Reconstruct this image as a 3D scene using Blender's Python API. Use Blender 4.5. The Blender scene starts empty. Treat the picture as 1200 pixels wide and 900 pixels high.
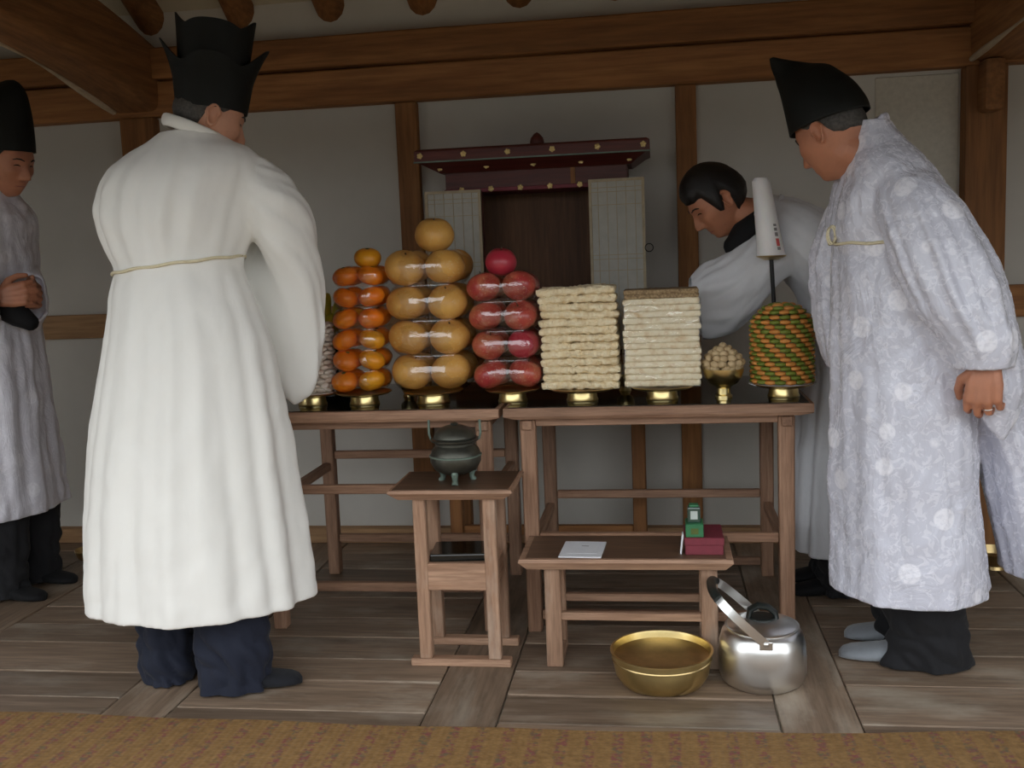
import bpy, bmesh, math, random
import numpy as np
from mathutils import Vector, Matrix, noise

scn = bpy.context.scene
COL = scn.collection
PI = math.pi
random.seed(7)

# ------------------------------------------------------------------ camera
def make_camera(h=1.15, yaw=8.3, pit=7.2, rol=-2.3, lens=36.0):
    y, p, r = [math.radians(a) for a in (yaw, pit, rol)]
    fw = Vector((-math.sin(y)*math.cos(p), math.cos(y)*math.cos(p), -math.sin(p)))
    rt = Vector((math.cos(y), math.sin(y), 0)); up = rt.cross(fw)
    r2 = rt*math.cos(r) + up*math.sin(r); u2 = -rt*math.sin(r) + up*math.cos(r)
    cam = bpy.data.cameras.new('camera'); cam.lens = lens; cam.sensor_width = 36; cam.sensor_fit = 'HORIZONTAL'
    cam.clip_start = 0.02
    o = bpy.data.objects.new('camera', cam); COL.objects.link(o)
    o.matrix_world = Matrix(((r2.x, u2.x, -fw.x, 0), (r2.y, u2.y, -fw.y, 0), (r2.z, u2.z, -fw.z, h), (0, 0, 0, 1)))
    scn.camera = o
make_camera()

# ------------------------------------------------------------------ overcast sky
def make_world(strength=1.0):
    w = bpy.data.worlds.new('overcast_sky'); scn.world = w; w.use_nodes = True
    nt = w.node_tree; nt.nodes.clear()
    bg = nt.nodes.new('ShaderNodeBackground'); out = nt.nodes.new('ShaderNodeOutputWorld')
    bg.inputs['Color'].default_value = (0.93, 0.97, 1.0, 1); bg.inputs['Strength'].default_value = strength      # even overcast, the same all round
    nt.links.new(bg.outputs[0], out.inputs['Surface'])
make_world(3.0)
scn.view_settings.view_transform = 'Standard'
scn.view_settings.look = 'None'
scn.view_settings.gamma = 1.0
scn.view_settings.use_curve_mapping = False
scn.view_settings.exposure = -0.15
scn.cycles.max_bounces = 8
scn.cycles.diffuse_bounces = 5
scn.cycles.transparent_max_bounces = 24

# ------------------------------------------------------------------ materials
M = {}
def base_mat(name):
    m = bpy.data.materials.new(name); m.use_nodes = True; M[name] = m
    return m, m.node_tree, m.node_tree.nodes['Principled BSDF']
def c4(c): return (c[0], c[1], c[2], 1)
def coords(nt, kind='Object', scale=(1, 1, 1), jitter=True):
    tc = nt.nodes.new('ShaderNodeTexCoord'); mp = nt.nodes.new('ShaderNodeMapping')
    mp.inputs['Scale'].default_value = scale
    nt.links.new(tc.outputs[kind], mp.inputs['Vector'])
    if jitter:
        oi = nt.nodes.new('ShaderNodeObjectInfo'); mu = nt.nodes.new('ShaderNodeMath'); mu.operation = 'MULTIPLY'
        mu.inputs[1].default_value = 37.0
        nt.links.new(oi.outputs['Random'], mu.inputs[0]); nt.links.new(mu.outputs[0], mp.inputs['Location'])
    return mp.outputs[0]
def noise_tex(nt, vec, scale, detail=4, rough=.55, dist=0):
    n = nt.nodes.new('ShaderNodeTexNoise'); n.inputs['Scale'].default_value = scale; n.inputs['Detail'].default_value = detail
    n.inputs['Roughness'].default_value = rough; n.inputs['Distortion'].default_value = dist
    nt.links.new(vec, n.inputs['Vector']); return n.outputs['Fac']
def ramp(nt, fac, stops):
    r = nt.nodes.new('ShaderNodeValToRGB'); e = r.color_ramp.elements
    while len(e) < len(stops): e.new(.5)
    for k, (p, c) in enumerate(stops): e[k].position = p; e[k].color = c4(c)
    nt.links.new(fac, r.inputs[0]); return r.outputs[0]
def mixc(nt, fac, a, b, blend='MIX'):
    x = nt.nodes.new('ShaderNodeMix'); x.data_type = 'RGBA'; x.blend_type = blend
    for sock, val in ((0, fac), (6, a), (7, b)):
        if hasattr(val, 'is_linked') or hasattr(val, 'links'): nt.links.new(val, x.inputs[sock])
        else: x.inputs[sock].default_value = val if sock == 0 else c4(val)
    return x.outputs[2]
def bump(nt, b, height, strength, dist):
    n = nt.nodes.new('ShaderNodeBump'); n.inputs['Strength'].default_value = strength; n.inputs['Distance'].default_value = dist
    nt.links.new(height, n.inputs['Height']); nt.links.new(n.outputs[0], b.inputs['Normal'])

def plain(name, col, rough=.6, metal=0, var=.12, nscale=18, bmp=.15, bdist=.002, coat=0, sss=0, spec=.5):
    m, nt, b = base_mat(name)
    v = coords(nt); f = noise_tex(nt, v, nscale)
    lo = [c*(1-var) for c in col]; hi = [min(1, c*(1+var)) for c in col]
    nt.links.new(ramp(nt, f, [(.3, lo), (.7, hi)]), b.inputs['Base Color'])
    b.inputs['Roughness'].default_value = rough; b.inputs['Metallic'].default_value = metal
    b.inputs['Coat Weight'].default_value = coat; b.inputs['Specular IOR Level'].default_value = spec
    if sss:
        b.inputs['Subsurface Weight'].default_value = sss; b.inputs['Subsurface Radius'].default_value = (.012, .006, .003); b.inputs['Subsurface Scale'].default_value = .5
    if bmp: bump(nt, b, noise_tex(nt, v, nscale*5, 3), bmp, bdist)
    return m
def wood(name, c1, c2, axis=0, rough=.65, grain=22, wear=None, pervar=.25, coat=0, spec=.4):
    m, nt, b = base_mat(name)
    sc = [grain]*3; sc[axis] = grain*.07
    v = coords(nt, scale=sc)
    f = noise_tex(nt, v, 1.0, 6, .62, .6)
    fine = noise_tex(nt, v, 5.0, 3, .6)
    col = ramp(nt, f, [(.30, c1), (.5, [(a+b_)/2 for a, b_ in zip(c1, c2)]), (.70, c2)])
    col = mixc(nt, ramp(nt, fine, [(.35, (.45,)*3), (.62, (0,)*3)]), col, [c*.45 for c in c1])
    if wear:
        w = coords(nt, scale=[3.2 if i != axis else 1.3 for i in range(3)])
        col = mixc(nt, ramp(nt, noise_tex(nt, w, 2.2, 5, .65), [(.50, (0,)*3), (.75, (.7,)*3)]), col, wear)
    oi = nt.nodes.new('ShaderNodeObjectInfo')
    col = mixc(nt, 1.0, col, ramp(nt, oi.outputs['Random'], [(0, (1-pervar,)*3), (1, (1+pervar*.3,)*3)]), 'MULTIPLY')
    nt.links.new(col, b.inputs['Base Color']); b.inputs['Roughness'].default_value = rough; b.inputs['Coat Weight'].default_value = coat
    b.inputs['Specular IOR Level'].default_value = spec
    bump(nt, b, fine, .25, .002)
    return m
def cloth(name, col, rough=.85, sheen=.2, wr=.35, scale=7, var=.05):
    m, nt, b = base_mat(name)
    v = coords(nt, scale=(1, 1, .55), jitter=False)
    f = noise_tex(nt, v, scale, 5, .55, .8)
    nt.links.new(ramp(nt, f, [(.3, [c*(1-var) for c in col]), (.7, [min(1, c*(1+var)) for c in col])]), b.inputs['Base Color'])
    b.inputs['Roughness'].default_value = rough; b.inputs['Sheen Weight'].default_value = sheen
    b.inputs['Specular IOR Level'].default_value = .25
    bump(nt, b, f, wr, .02)
    return m
def brocade(name, base, light, rough=.42, wr=.5):
    m, nt, b = base_mat(name)
    v = coords(nt, jitter=False)
    vo = nt.nodes.new('ShaderNodeTexVoronoi'); vo.inputs['Scale'].default_value = 8; vo.inputs['Randomness'].default_value = .8
    nt.links.new(v, vo.inputs['Vector'])
    med = ramp(nt, vo.outputs['Distance'], [(.0, (.8,)*3), (.20, (.8,)*3), (.23, (0,)*3)])
    medtex = ramp(nt, noise_tex(nt, v, 90, 2), [(.40, (.5,)*3), (.52, (1,)*3)])
    med = mixc(nt, 1.0, med, medtex, 'MULTIPLY')
    vine = ramp(nt, noise_tex(nt, v, 34, 2, .5, 1.8), [(.54, (0,)*3), (.59, (.34,)*3), (.66, (.34,)*3), (.70, (0,)*3)])
    fig = mixc(nt, 1.0, med, vine, 'LIGHTEN')
    nt.links.new(mixc(nt, fig, base, light), b.inputs['Base Color'])
    rr = nt.nodes.new('ShaderNodeMapRange'); rr.inputs[3].default_value = rough; rr.inputs[4].default_value = rough+.25
    nt.links.new(fig, rr.inputs[0]); nt.links.new(rr.outputs[0], b.inputs['Roughness'])
    v2 = coords(nt, scale=(1, 1, .5), jitter=False)
    bump(nt, b, noise_tex(nt, v2, 9, 5, .6, 1.0), wr, .02)
    b.inputs['Specular IOR Level'].default_value = .6; b.inputs['Sheen Weight'].default_value = .15
    return m

plain('plaster', (.55, .53, .485), .95, var=.07, nscale=2.5, bmp=.25, bdist=.004, spec=.1)
plain('plaster_ceiling', (.52, .465, .35), .95, var=.10, nscale=3, bmp=.35, bdist=.006, spec=.1)
plain('paper_grey', (.55, .52, .45), .95, var=.08, nscale=60, bmp=.2, spec=.1)
wood('beam_x', (.23, .095, .032), (.42, .19, .064), 0, .7, 12)
wood('beam_y', (.23, .095, .032), (.42, .19, .064), 1, .75, 12)
wood('beam_edge', (.52, .40, .26), (.66, .54, .38), 1, .8, 12)
wood('beam_z', (.23, .095, .032), (.42, .19, .064), 2, .7, 12)
wood('rail_x', (.38, .21, .10), (.54, .33, .17), 0, .75, 14)
wood('floor_x', (.175, .120, .080), (.33, .235, .165), 0, .5, 16, wear=(.46, .40, .32), pervar=.35)
wood('floor_y', (.18, .122, .080), (.34, .242, .168), 1, .5, 16, wear=(.46, .40, .32), pervar=.35)
plain('floor_dust', (.36, .31, .245), .95, nscale=12)
wood('table_x', (.28, .148, .088), (.47, .28, .18), 0, .6, 26)
wood('table_y', (.28, .148, .088), (.47, .28, .18), 1, .6, 26)
wood('table_z', (.28, .148, .088), (.47, .28, .18), 2, .6, 26)
wood('bench_x', (.30, .165, .10), (.49, .305, .20), 0, .6, 28)
wood('bench_y', (.30, .165, .10), (.49, .305, .20), 1, .6, 28)
wood('bench_z', (.30, .165, .10), (.49, .305, .20), 2, .6, 28, wear=(.55, .45, .36))
wood('dark_top_x', (.10, .055, .033), (.19, .11, .066), 0, .42, 24)
wood('cabinet_red', (.080, .016, .012), (.15, .032, .022), 0, .45, 18)
wood('cabinet_brown', (.10, .045, .02), (.19, .085, .037), 2, .6, 14)
plain('lattice_wood', (.44, .36, .24), .7, nscale=40)
plain('door_paper', (.47, .46, .41), .9, var=.06, nscale=30)
plain('gold_dot', (.80, .62, .28), .45, .6)
plain('black_lacquer', (.008, .009, .008), .12, spec=.5, bmp=0, coat=.3)
plain('brass', (.78, .63, .30), .29, 1, var=.10, nscale=14, bmp=.03)
plain('brass_dull', (.56, .42, .20), .33, 1, var=.18, nscale=20, bmp=.05)
plain('steel', (.80, .80, .79), .30, 1, var=.05, nscale=10, bmp=.02)
plain('steel_bright', (.80, .80, .79), .28, 1, var=.03, bmp=.02)
plain('black_plastic', (.012, .016, .015), .35, bmp=0)
plain('bronze', (.085, .085, .07), .42, .75, var=.35, nscale=16, bmp=.15)
plain('bronze_green', (.15, .20, .165), .6, .5, var=.3, nscale=24)
plain('iron', (.02, .02, .02), .5, .6)
plain('candle_white', (.83, .82, .82), .5, var=.03, sss=.2)
plain('print_red', (.62, .10, .10), .7, bmp=0)
plain('print_grey', (.25, .24, .24), .7, bmp=0)
plain('paper_white', (.66, .67, .70), .8, var=.03, nscale=30)
plain('maroon', (.17, .022, .036), .6, nscale=60)
plain('packet_green', (.030, .16, .065), .5, nscale=40)
plain('bottle_dark', (.03, .065, .05), .12, bmp=0, coat=.5)
plain('label_pale', (.45, .50, .47), .5, bmp=0)
plain('skin', (.44, .185, .105), .5, var=.12, nscale=22, bmp=.12, bdist=.001, sss=.12)
plain('skin_pale', (.50, .25, .16), .5, var=.12, nscale=22, bmp=.12, bdist=.001, sss=.12)
plain('lip', (.30, .095, .075), .45)
plain('eye_dark', (.014, .010, .008), .15, bmp=0)
plain('hair_black', (.006, .005, .005), .45, nscale=120, bmp=.5, bdist=.003)
plain('hair_grey', (.055, .05, .045), .55, var=.5, nscale=140, bmp=.5, bdist=.003)
plain('horsehair', (.005, .006, .005), .6, nscale=200, bmp=.3, spec=.25)
cloth('robe_cream', (.78, .773, .74), .9, .1, .18, 6, .025)
brocade('robe_silver', (.585, .595, .685), (.87, .87, .94), .27, .7)
brocade('robe_lilac', (.68, .67, .74), (.86, .85, .91), .42, .5)
cloth('robe_grey', (.62, .63, .66), .6, .2, .35, 5, .05)
cloth('navy', (.013, .016, .029), .8, .06, .4, 9)
cloth('charcoal', (.014, .014, .016), .85, .05, .35, 9)
cloth('black_shirt', (.008, .008, .009), .8, .02, .2, 9)
cloth('sock_grey', (.24, .26, .285), .9, .3, .15, 40)
cloth('sock_dark', (.014, .015, .019), .95, .06, .2, 40)
cloth('cord', (.68, .61, .42), .8, .1, .4, 60)
plain('ring_metal', (.75, .74, .7), .2, 1, bmp=0)

def fruit_mat(name, stops, rough=.35, nscale=9, coat=.1, speck=None, bs=.12, bd=.002, bn=110):
    m, nt, b = base_mat(name)
    v = coords(nt); col = ramp(nt, noise_tex(nt, v, nscale, 3), stops)
    if speck: col = mixc(nt, ramp(nt, noise_tex(nt, v, 150, 2), [(.60, (0,)*3), (.68, (.6,)*3)]), col, speck)
    nt.links.new(col, b.inputs['Base Color']); b.inputs['Roughness'].default_value = rough; b.inputs['Coat Weight'].default_value = coat
    bump(nt, b, noise_tex(nt, v, bn, 2), bs, bd)
fruit_mat('pear_skin', [(.3, (.56, .265, .055)), (.7, (.74, .42, .105))], .45, 10, .05, (.66, .46, .2))
fruit_mat('apple_skin', [(.30, (.36, .030, .034)), (.52, (.46, .075, .050)), (.75, (.50, .19, .085))], .3, 13, .2, (.62, .36, .22))
fruit_mat('apple_crimson', [(.30, (.40, .018, .045)), (.7, (.50, .045, .065))], .35, 13, .15)
fruit_mat('mandarin_skin', [(.3, (.82, .17, .006)), (.7, (.90, .27, .012))], .4, 12, .1)
fruit_mat('mandarin_gold', [(.3, (.80, .29, .010)), (.7, (.72, .36, .02))], .4, 12, .1)
fruit_mat('banana_skin', [(.35, (.46, .36, .022)), (.7, (.30, .32, .03))], .5, 16, 0)
fruit_mat('rice_puff', [(.3, (.84, .66, .38)), (.7, (.97, .86, .62))], .9, 60, 0, bs=1.0, bd=.006, bn=190)
fruit_mat('rice_pressed', [(.25, (.70, .50, .27)), (.5, (.90, .80, .58)), (.8, (.95, .88, .70))], .7, 40, 0, bs=.6, bd=.003, bn=170)
fruit_mat('sesame', [(.3, (.14, .085, .04)), (.7, (.42, .30, .16))], .8, 140, 0)
fruit_mat('nut_pale', [(.3, (.62, .52, .42)), (.7, (.82, .76, .68))], .8, 30, 0)
fruit_mat('nut_tan', [(.3, (.40, .28, .14)), (.7, (.60, .46, .27))], .6, 25, 0)
fruit_mat('candy_orange', [(.3, (.56, .21, .04)), (.7, (.66, .29, .07))], .5, 30, 0)
fruit_mat('candy_green', [(.3, (.13, .17, .018)), (.7, (.20, .25, .035))], .5, 30, 0)
plain('stem_green', (.08, .11, .02), .7)
plain('stem_brown', (.10, .06, .03), .8)

def film_mat():
    m, nt, b = base_mat('cellophane')
    nt.nodes.remove(b); out = nt.nodes['Material Output']
    tr = nt.nodes.new('ShaderNodeBsdfTransparent'); gl = nt.nodes.new('ShaderNodeBsdfGlossy'); gl.inputs['Roughness'].default_value = .032
    lw = nt.nodes.new('ShaderNodeLayerWeight'); lw.inputs['Blend'].default_value = .5; mx = nt.nodes.new('ShaderNodeMixShader')
    pw = nt.nodes.new('ShaderNodeMath'); pw.operation = 'POWER'; pw.inputs[1].default_value = 5; nt.links.new(lw.outputs['Facing'], pw.inputs[0])
    fr = nt.nodes.new('ShaderNodeMath'); fr.operation = 'MULTIPLY_ADD'; fr.inputs[1].default_value = .55; fr.inputs[2].default_value = .14   # both faces of a thin film
    nt.links.new(pw.outputs[0], fr.inputs[0])
    v = coords(nt, scale=(1, 1, 1.6)); bn = nt.nodes.new('ShaderNodeBump'); bn.inputs['Strength'].default_value = .22; bn.inputs['Distance'].default_value = .01
    nt.links.new(noise_tex(nt, v, 22, 3, .5, 1.0), bn.inputs['Height'])
    nt.links.new(bn.outputs[0], gl.inputs['Normal'])
    nt.links.new(fr.outputs[0], mx.inputs[0]); nt.links.new(tr.outputs[0], mx.inputs[1]); nt.links.new(gl.outputs[0], mx.inputs[2])
    nt.links.new(mx.outputs[0], out.inputs['Surface'])
film_mat()

def straw_mat_material():
    m, nt, b = base_mat('straw_weave')
    tc = nt.nodes.new('ShaderNodeTexCoord'); sp = nt.nodes.new('ShaderNodeSeparateXYZ'); nt.links.new(tc.outputs['Object'], sp.inputs[0])
    def wave(axis, period, sharp):
        mu = nt.nodes.new('ShaderNodeMath'); mu.operation = 'MULTIPLY'; mu.inputs[1].default_value = 2*PI/period
        nt.links.new(sp.outputs[axis], mu.inputs[0]); s = nt.nodes.new('ShaderNodeMath'); s.operation = 'SINE'; nt.links.new(mu.outputs[0], s.inputs[0])
        r = nt.nodes.new('ShaderNodeMapRange'); r.inputs[1].default_value = -1+sharp; r.inputs[2].default_value = 1; nt.links.new(s.outputs[0], r.inputs[0])
        return r.outputs[0]
    mp = nt.nodes.new('ShaderNodeMapping'); mp.inputs['Scale'].default_value = (1, 1.4, 1); nt.links.new(tc.outputs['Object'], mp.inputs['Vector'])
    straw = ramp(nt, noise_tex(nt, mp.outputs[0], 60, 4), [(.3, (.18, .095, .030)), (.7, (.29, .165, .058))])
    fleck = ramp(nt, noise_tex(nt, mp.outputs[0], 75, 2), [(.47, (0,)*3), (.56, (1,)*3)])
    hue = ramp(nt, noise_tex(nt, mp.outputs[0], 55, 2), [(.45, (.20, .05, .055)), (.6, (.11, .095, .055))])
    stripe = ramp(nt, wave('X', .066, 0), [(.50, (0,)*3), (.80, (.85,)*3)])
    col = mixc(nt, mixc(nt, 1.0, stripe, fleck, 'MULTIPLY'), straw, hue)
    nt.links.new(col, b.inputs['Base Color']); b.inputs['Roughness'].default_value = .75
    rib = mixc(nt, .5, wave('X', .0165, 0), wave('Y', .012, 0), 'MULTIPLY')
    bump(nt, b, rib, .6, .004)
straw_mat_material()

# ------------------------------------------------------------------ mesh helpers
def V(*a): return Vector(a[0] if len(a) == 1 else a)
def smooth01(t): t = max(0, min(1, t)); return t*t*(3-2*t)
class MB:
    def __init__(s): s.v = []; s.f = []
    def add(s, vs, fs):
        o = len(s.v); s.v += [tuple(p) for p in vs]; s.f += [tuple(i+o for i in q) for q in fs]; return s
    def box(s, c, d, rot=None, taper=None):
        hx, hy, hz = d[0]/2, d[1]/2, d[2]/2; vs = []
        for z in (-hz, hz):
            k = taper if (taper and z < 0) else (1, 1)
            for x, y in ((-hx, -hy), (hx, -hy), (hx, hy), (-hx, hy)):
                p = V(x*k[0], y*k[1], z)
                if rot is not None: p = rot @ p
                vs.append(p + V(c))
        return s.add(vs, [(3, 2, 1, 0), (4, 5, 6, 7), (0, 1, 5, 4), (1, 2, 6, 5), (2, 3, 7, 6), (3, 0, 4, 7)])
    def span(s, x0, x1, y0, y1, z0, z1): return s.box(((x0+x1)/2, (y0+y1)/2, (z0+z1)/2), (abs(x1-x0), abs(y1-y0), abs(z1-z0)))
    def loft(s, rings, cap=True, closed=True):
        n = len(rings[0]); vs = [p for r in rings for p in r]; fs = []
        for k in range(len(rings)-1):
            for i in range(n if closed else n-1):
                j = (i+1) % n; fs.append((k*n+i, k*n+j, (k+1)*n+j, (k+1)*n+i))
        if cap:
            for k, flip in ((0, True), (len(rings)-1, False)):
                c = sum((V(p) for p in rings[k]), V(0, 0, 0))/n; vs.append(c); ci = len(vs)-1
                for i in range(n):
                    j = (i+1) % n; fs.append((ci, k*n+j, k*n+i) if flip else (ci, k*n+i, k*n+j))
        return s.add(vs, fs)
    def tube(s, pts, radii, n=10, cap=True, flat=1.0, upv=None):
        pts = [V(p) for p in pts]; rings = []
        if not hasattr(radii, '__len__'): radii = [radii]*len(pts)
        prev = None
        for k, p in enumerate(pts):
            t = (pts[min(k+1, len(pts)-1)] - pts[max(k-1, 0)]).normalized()
            if prev is None:
                a = V(upv) if upv is not None else (V(0, 0, 1) if abs(t.z) < .9 else V(1, 0, 0))
                prev = a
            x = prev - t*prev.dot(t); x.normalize(); prev = x; y = t.cross(x)
            rings.append([p + x*math.cos(2*PI*i/n)*radii[k] + y*math.sin(2*PI*i/n)*radii[k]*flat for i in range(n)])
        return s.loft(rings, cap)
    def capsule(s, pts, radii, n=12):
        pts = [V(p) for p in pts]; P = []; R = []
        t0 = (pts[1]-pts[0]).normalized(); t1 = (pts[-1]-pts[-2]).normalized()
        for a in (80, 55, 28): a = math.radians(a); P.append(pts[0]-t0*radii[0]*math.sin(a)); R.append(radii[0]*math.cos(a))
        P += pts; R += list(radii)
        for a in (28, 55, 80): a = math.radians(a); P.append(pts[-1]+t1*radii[-1]*math.sin(a)); R.append(radii[-1]*math.cos(a))
        return s.tube(P, R, n)
    def lathe(s, prof, c=(0, 0, 0), n=32, sx=1, sy=1):
        rings = [[(c[0]+r*math.cos(2*PI*i/n)*sx, c[1]+r*math.sin(2*PI*i/n)*sy, c[2]+z) for i in range(n)] for r, z in prof]
        return s.loft(rings, cap=True)
    def ell(s, c, r, nu=20, nv=12, rot=None, fn=None):
        rings = []
        for k in range(1, nv):
            ph = -PI/2 + PI*k/nv; ring = []
            for i in range(nu):
                th = 2*PI*i/nu; d = V(math.cos(ph)*math.cos(th), math.cos(ph)*math.sin(th), math.sin(ph))
                p = V(d.x*r[0], d.y*r[1], d.z*r[2])
                if fn: p = fn(p, d)
                if rot is not None: p = rot @ p
                ring.append(p + V(c))
            rings.append(ring)
        lo, hi = V(0, 0, -r[2]), V(0, 0, r[2])
        if fn: lo, hi = fn(lo, V(0, 0, -1)), fn(hi, V(0, 0, 1))
        if rot is not None: lo, hi = rot @ lo, rot @ hi
        n = nu; vs = [p for q in rings for p in q]; fs = []
        for k in range(len(rings)-1):
            for i in range(n): j = (i+1) % n; fs.append((k*n+i, k*n+j, (k+1)*n+j, (k+1)*n+i))
        vs += [lo+V(c), hi+V(c)]; L = len(vs)
        for i in range(n):
            j = (i+1) % n; fs.append((L-2, j, i)); fs.append((L-1, (nv-2)*n+i, (nv-2)*n+j))
        return s.add(vs, fs)
    def mesh(s, name, origin=(0, 0, 0), smooth=False, bevel=0, seg=2):
        me = bpy.data.meshes.new(name); o = V(origin)
        me.from_pydata([V(p)-o for p in s.v], [], s.f); me.update()
        if bevel:
            bm = bmesh.new(); bm.from_mesh(me)
            ed = [e for e in bm.edges if len(e.link_faces) == 2 and e.calc_face_angle(0) > .6]
            bmesh.ops.bevel(bm, geom=ed, offset=bevel, segments=seg, affect='EDGES', profile=.6, clamp_overlap=True)
            bm.to_mesh(me); bm.free()
        if smooth:
            me.polygons.foreach_set('use_smooth', [True]*len(me.polygons))
            if smooth != 'all': me.set_sharp_from_angle(angle=math.radians(40))
        return me
    def build(s, name, mat, parent=None, at=None, smooth=False, bevel=0, seg=2):
        org = root_loc(parent) if parent is not None else V(at or (0, 0, 0))
        me = s.mesh(name, org, smooth, bevel, seg); me.materials.append(M[mat])
        o = bpy.data.objects.new(name, me); COL.objects.link(o)
        if parent is not None: o.parent = parent
        else: o.location = org
        return o
def root_loc(o):
    p = V(0, 0, 0)
    while o is not None: p = p + o.location; o = o.parent
    return p
def tag(o, label, cat, group=None, kind=None):
    o['label'] = label; o['category'] = cat
    if group: o['group'] = group
    if kind: o['kind'] = kind
    return o
def struct(o, label, cat): return tag(o, label, cat, None, 'structure')
def thing(name, label, cat, loc, group=None):
    e = bpy.data.objects.new(name, None); e.empty_display_size = .05; COL.objects.link(e); e.location = loc
    return tag(e, label, cat, group)
def from_mesh(name, me, parent=None, loc=(0, 0, 0), rot=None, scale=None):
    o = bpy.data.objects.new(name, me); COL.objects.link(o); o.location = loc
    if rot is not None: o.rotation_euler = rot
    if scale is not None: o.scale = scale
    if parent is not None: o.parent = parent
    return o
def spline(keys, n):
    """Catmull-Rom resampling of rows of numbers, n rows out, by the first column order."""
    K = np.array(keys, float); m = len(K); out = []
    for s in np.linspace(0, m-1, n):
        i = min(int(s), m-2); t = s-i
        p0, p1, p2, p3 = K[max(i-1, 0)], K[i], K[i+1], K[min(i+2, m-1)]
        out.append(.5*((2*p1)+(-p0+p2)*t+(2*p0-5*p1+4*p2-p3)*t*t+(-p0+3*p1-3*p2+p3)*t**3))
    return out
def remeshed(mb, name, mat, parent, voxel, smooth=2, decimate=None, sfac=.5):
    org = root_loc(parent); me = mb.mesh(name+'_tmp', org)
    o = bpy.data.objects.new(name+'_tmp', me); COL.objects.link(o)
    r = o.modifiers.new('r', 'REMESH'); r.mode = 'VOXEL'; r.voxel_size = voxel; r.use_smooth_shade = True
    if smooth: q = o.modifiers.new('s', 'SMOOTH'); q.iterations = smooth; q.factor = sfac
    if decimate: d = o.modifiers.new('d', 'DECIMATE'); d.ratio = decimate
    dg = bpy.context.evaluated_depsgraph_get()
    nm = bpy.data.meshes.new_from_object(o.evaluated_get(dg)); nm.name = name
    bpy.data.objects.remove(o); bpy.data.meshes.remove(me)
    nm.materials.clear(); nm.materials.append(M[mat])
    nm.polygons.foreach_set('use_smooth', [True]*len(nm.polygons))
    ob = bpy.data.objects.new(name, nm); COL.objects.link(ob); ob.parent = parent
    return ob

# ================================================================== the building
WY = 4.0                       # inner face of the back wall
XL, XR = -3.7, 3.0             # side walls
plain('earth', (.17, .15, .11), .95, nscale=4)
# --- ground outside, and a far wall added to block low sky
struct(MB().span(-14, 14, -16, .85, -.62, -.5).build('ground', 'earth'), 'bare earth courtyard in front of the raised wooden floor', 'ground')
plain('tile_grey', (.06, .06, .06), .8, nscale=8); plain('added_wall_stone', (.20, .19, .165), .95, nscale=5)
cw = struct(MB().span(-13, 13, -8.3, -7.9, -.5, 1.5).build('wall_front_added', 'added_wall_stone', at=(0, -8.1, -.5)), 'added unseen grey stone wall blocking low sky opposite the open front', 'wall')  # out-of-view wall and coping added to block sky light near the horizon
MB().loft([[(x, -8.6, 1.5), (x, -7.6, 1.5), (x, -8.1, 1.85)] for x in (-13, 13)]).build('added_coping', 'tile_grey', cw)
# --- floor: joists along the depth, short planks between them
fl = struct(MB().span(XL, XR, .85, WY+.1, -.10, -.012).build('floor', 'floor_dust', at=(0, 2.4, -.1)), 'old grey-brown wooden floor of short planks between long joists', 'floor')
joists = [(-3.24, -3.06), (-2.33, -2.14), (-1.47, -1.29), (-.61, -.42), (.27, .46), (1.14, 1.33), (2.02, 2.2)]
rnd = random.Random(11)
for x0, x1 in joists:
    MB().span(x0+.0015, x1-.0015, .85, WY, -.012, 0).build('joist', 'floor_y', fl, bevel=.0025, seg=1)
edges = [XL] + [v for j in joists for v in j] + [XR]
for b in range(0, len(edges), 2):
    x0, x1 = edges[b], edges[b+1]; y = .85
    while y < WY-.02:
        w = rnd.uniform(.15, .23); y1 = min(WY, y+w)
        if WY-y1 < .08: y1 = WY
        dz = rnd.uniform(-.0025, .0005)
        MB().span(x0+.002, x1-.002, y+.002, y1-.002, -.012, dz).build('plank', 'floor_x', fl, bevel=.003, seg=1)
        y = y1
# --- back wall: plaster, posts, rails, lintels
wall = struct(MB().span(XL, XR, WY, WY+.12, -.1, 2.6).build('wall_back', 'plaster', at=(0, WY, 0)), 'off-white plastered back wall between wooden posts', 'wall')
MB().span(.80, 1.09, WY-.008, WY, .15, 1.735).build('paper_panel', 'paper_grey', wall, bevel=.002, seg=1)
n_trim = 0
def trim(mb, mat, label, cat='beam', at=None, bevel=.006):
    global n_trim; n_trim += 1
    return struct(mb.build('trim_%d' % n_trim, mat, at=at, bevel=bevel), label, cat)
def uneven_beam(x0, x1, y0, y1, z0, z1, amp, n=40, seed=0):
    mb = MB(); rings = []
    for k in range(n+1):
        x = x0+(x1-x0)*k/n
        a = amp*noise.noise((x*.9, seed, 0)); c = amp*noise.noise((x*1.1, seed+5, 0)); d = .006
        pts = [(y0, z0+d+a), (y0+d, z0+a), (y1, z0+a), (y1, z1+c), (y0+d, z1+c), (y0, z1-d+c)]
        rings.append([(x, p, q) for p, q in pts])
    return mb.loft(rings)
trim(uneven_beam(XL, XR, WY-.07, WY+.02, 1.75, 1.885, .006, seed=2), 'beam_x', 'lower dark reddish-brown lintel beam above the plaster panels', at=(0, WY, 1.75), bevel=0)
trim(uneven_beam(XL, XR, WY-.11, WY+.02, 1.890, 2.005, .010, seed=9), 'beam_x', 'upper orange-brown wall plate beam under the rafters', at=(0, WY, 1.89), bevel=0)
trim(MB().span(-.995, -.908, WY-.035, WY+.02, .05, 1.75), 'beam_z', 'slim brown wall post between plaster panels beside the cabinet, nearer the cream-robed man', 'post', at=(-.95, WY, 0))
trim(MB().span(.078, .155, WY-.035, WY+.02, .05, 1.75), 'beam_z', 'slim brown wall post behind the bare-headed bending man', 'post', at=(.115, WY, 0))
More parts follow.
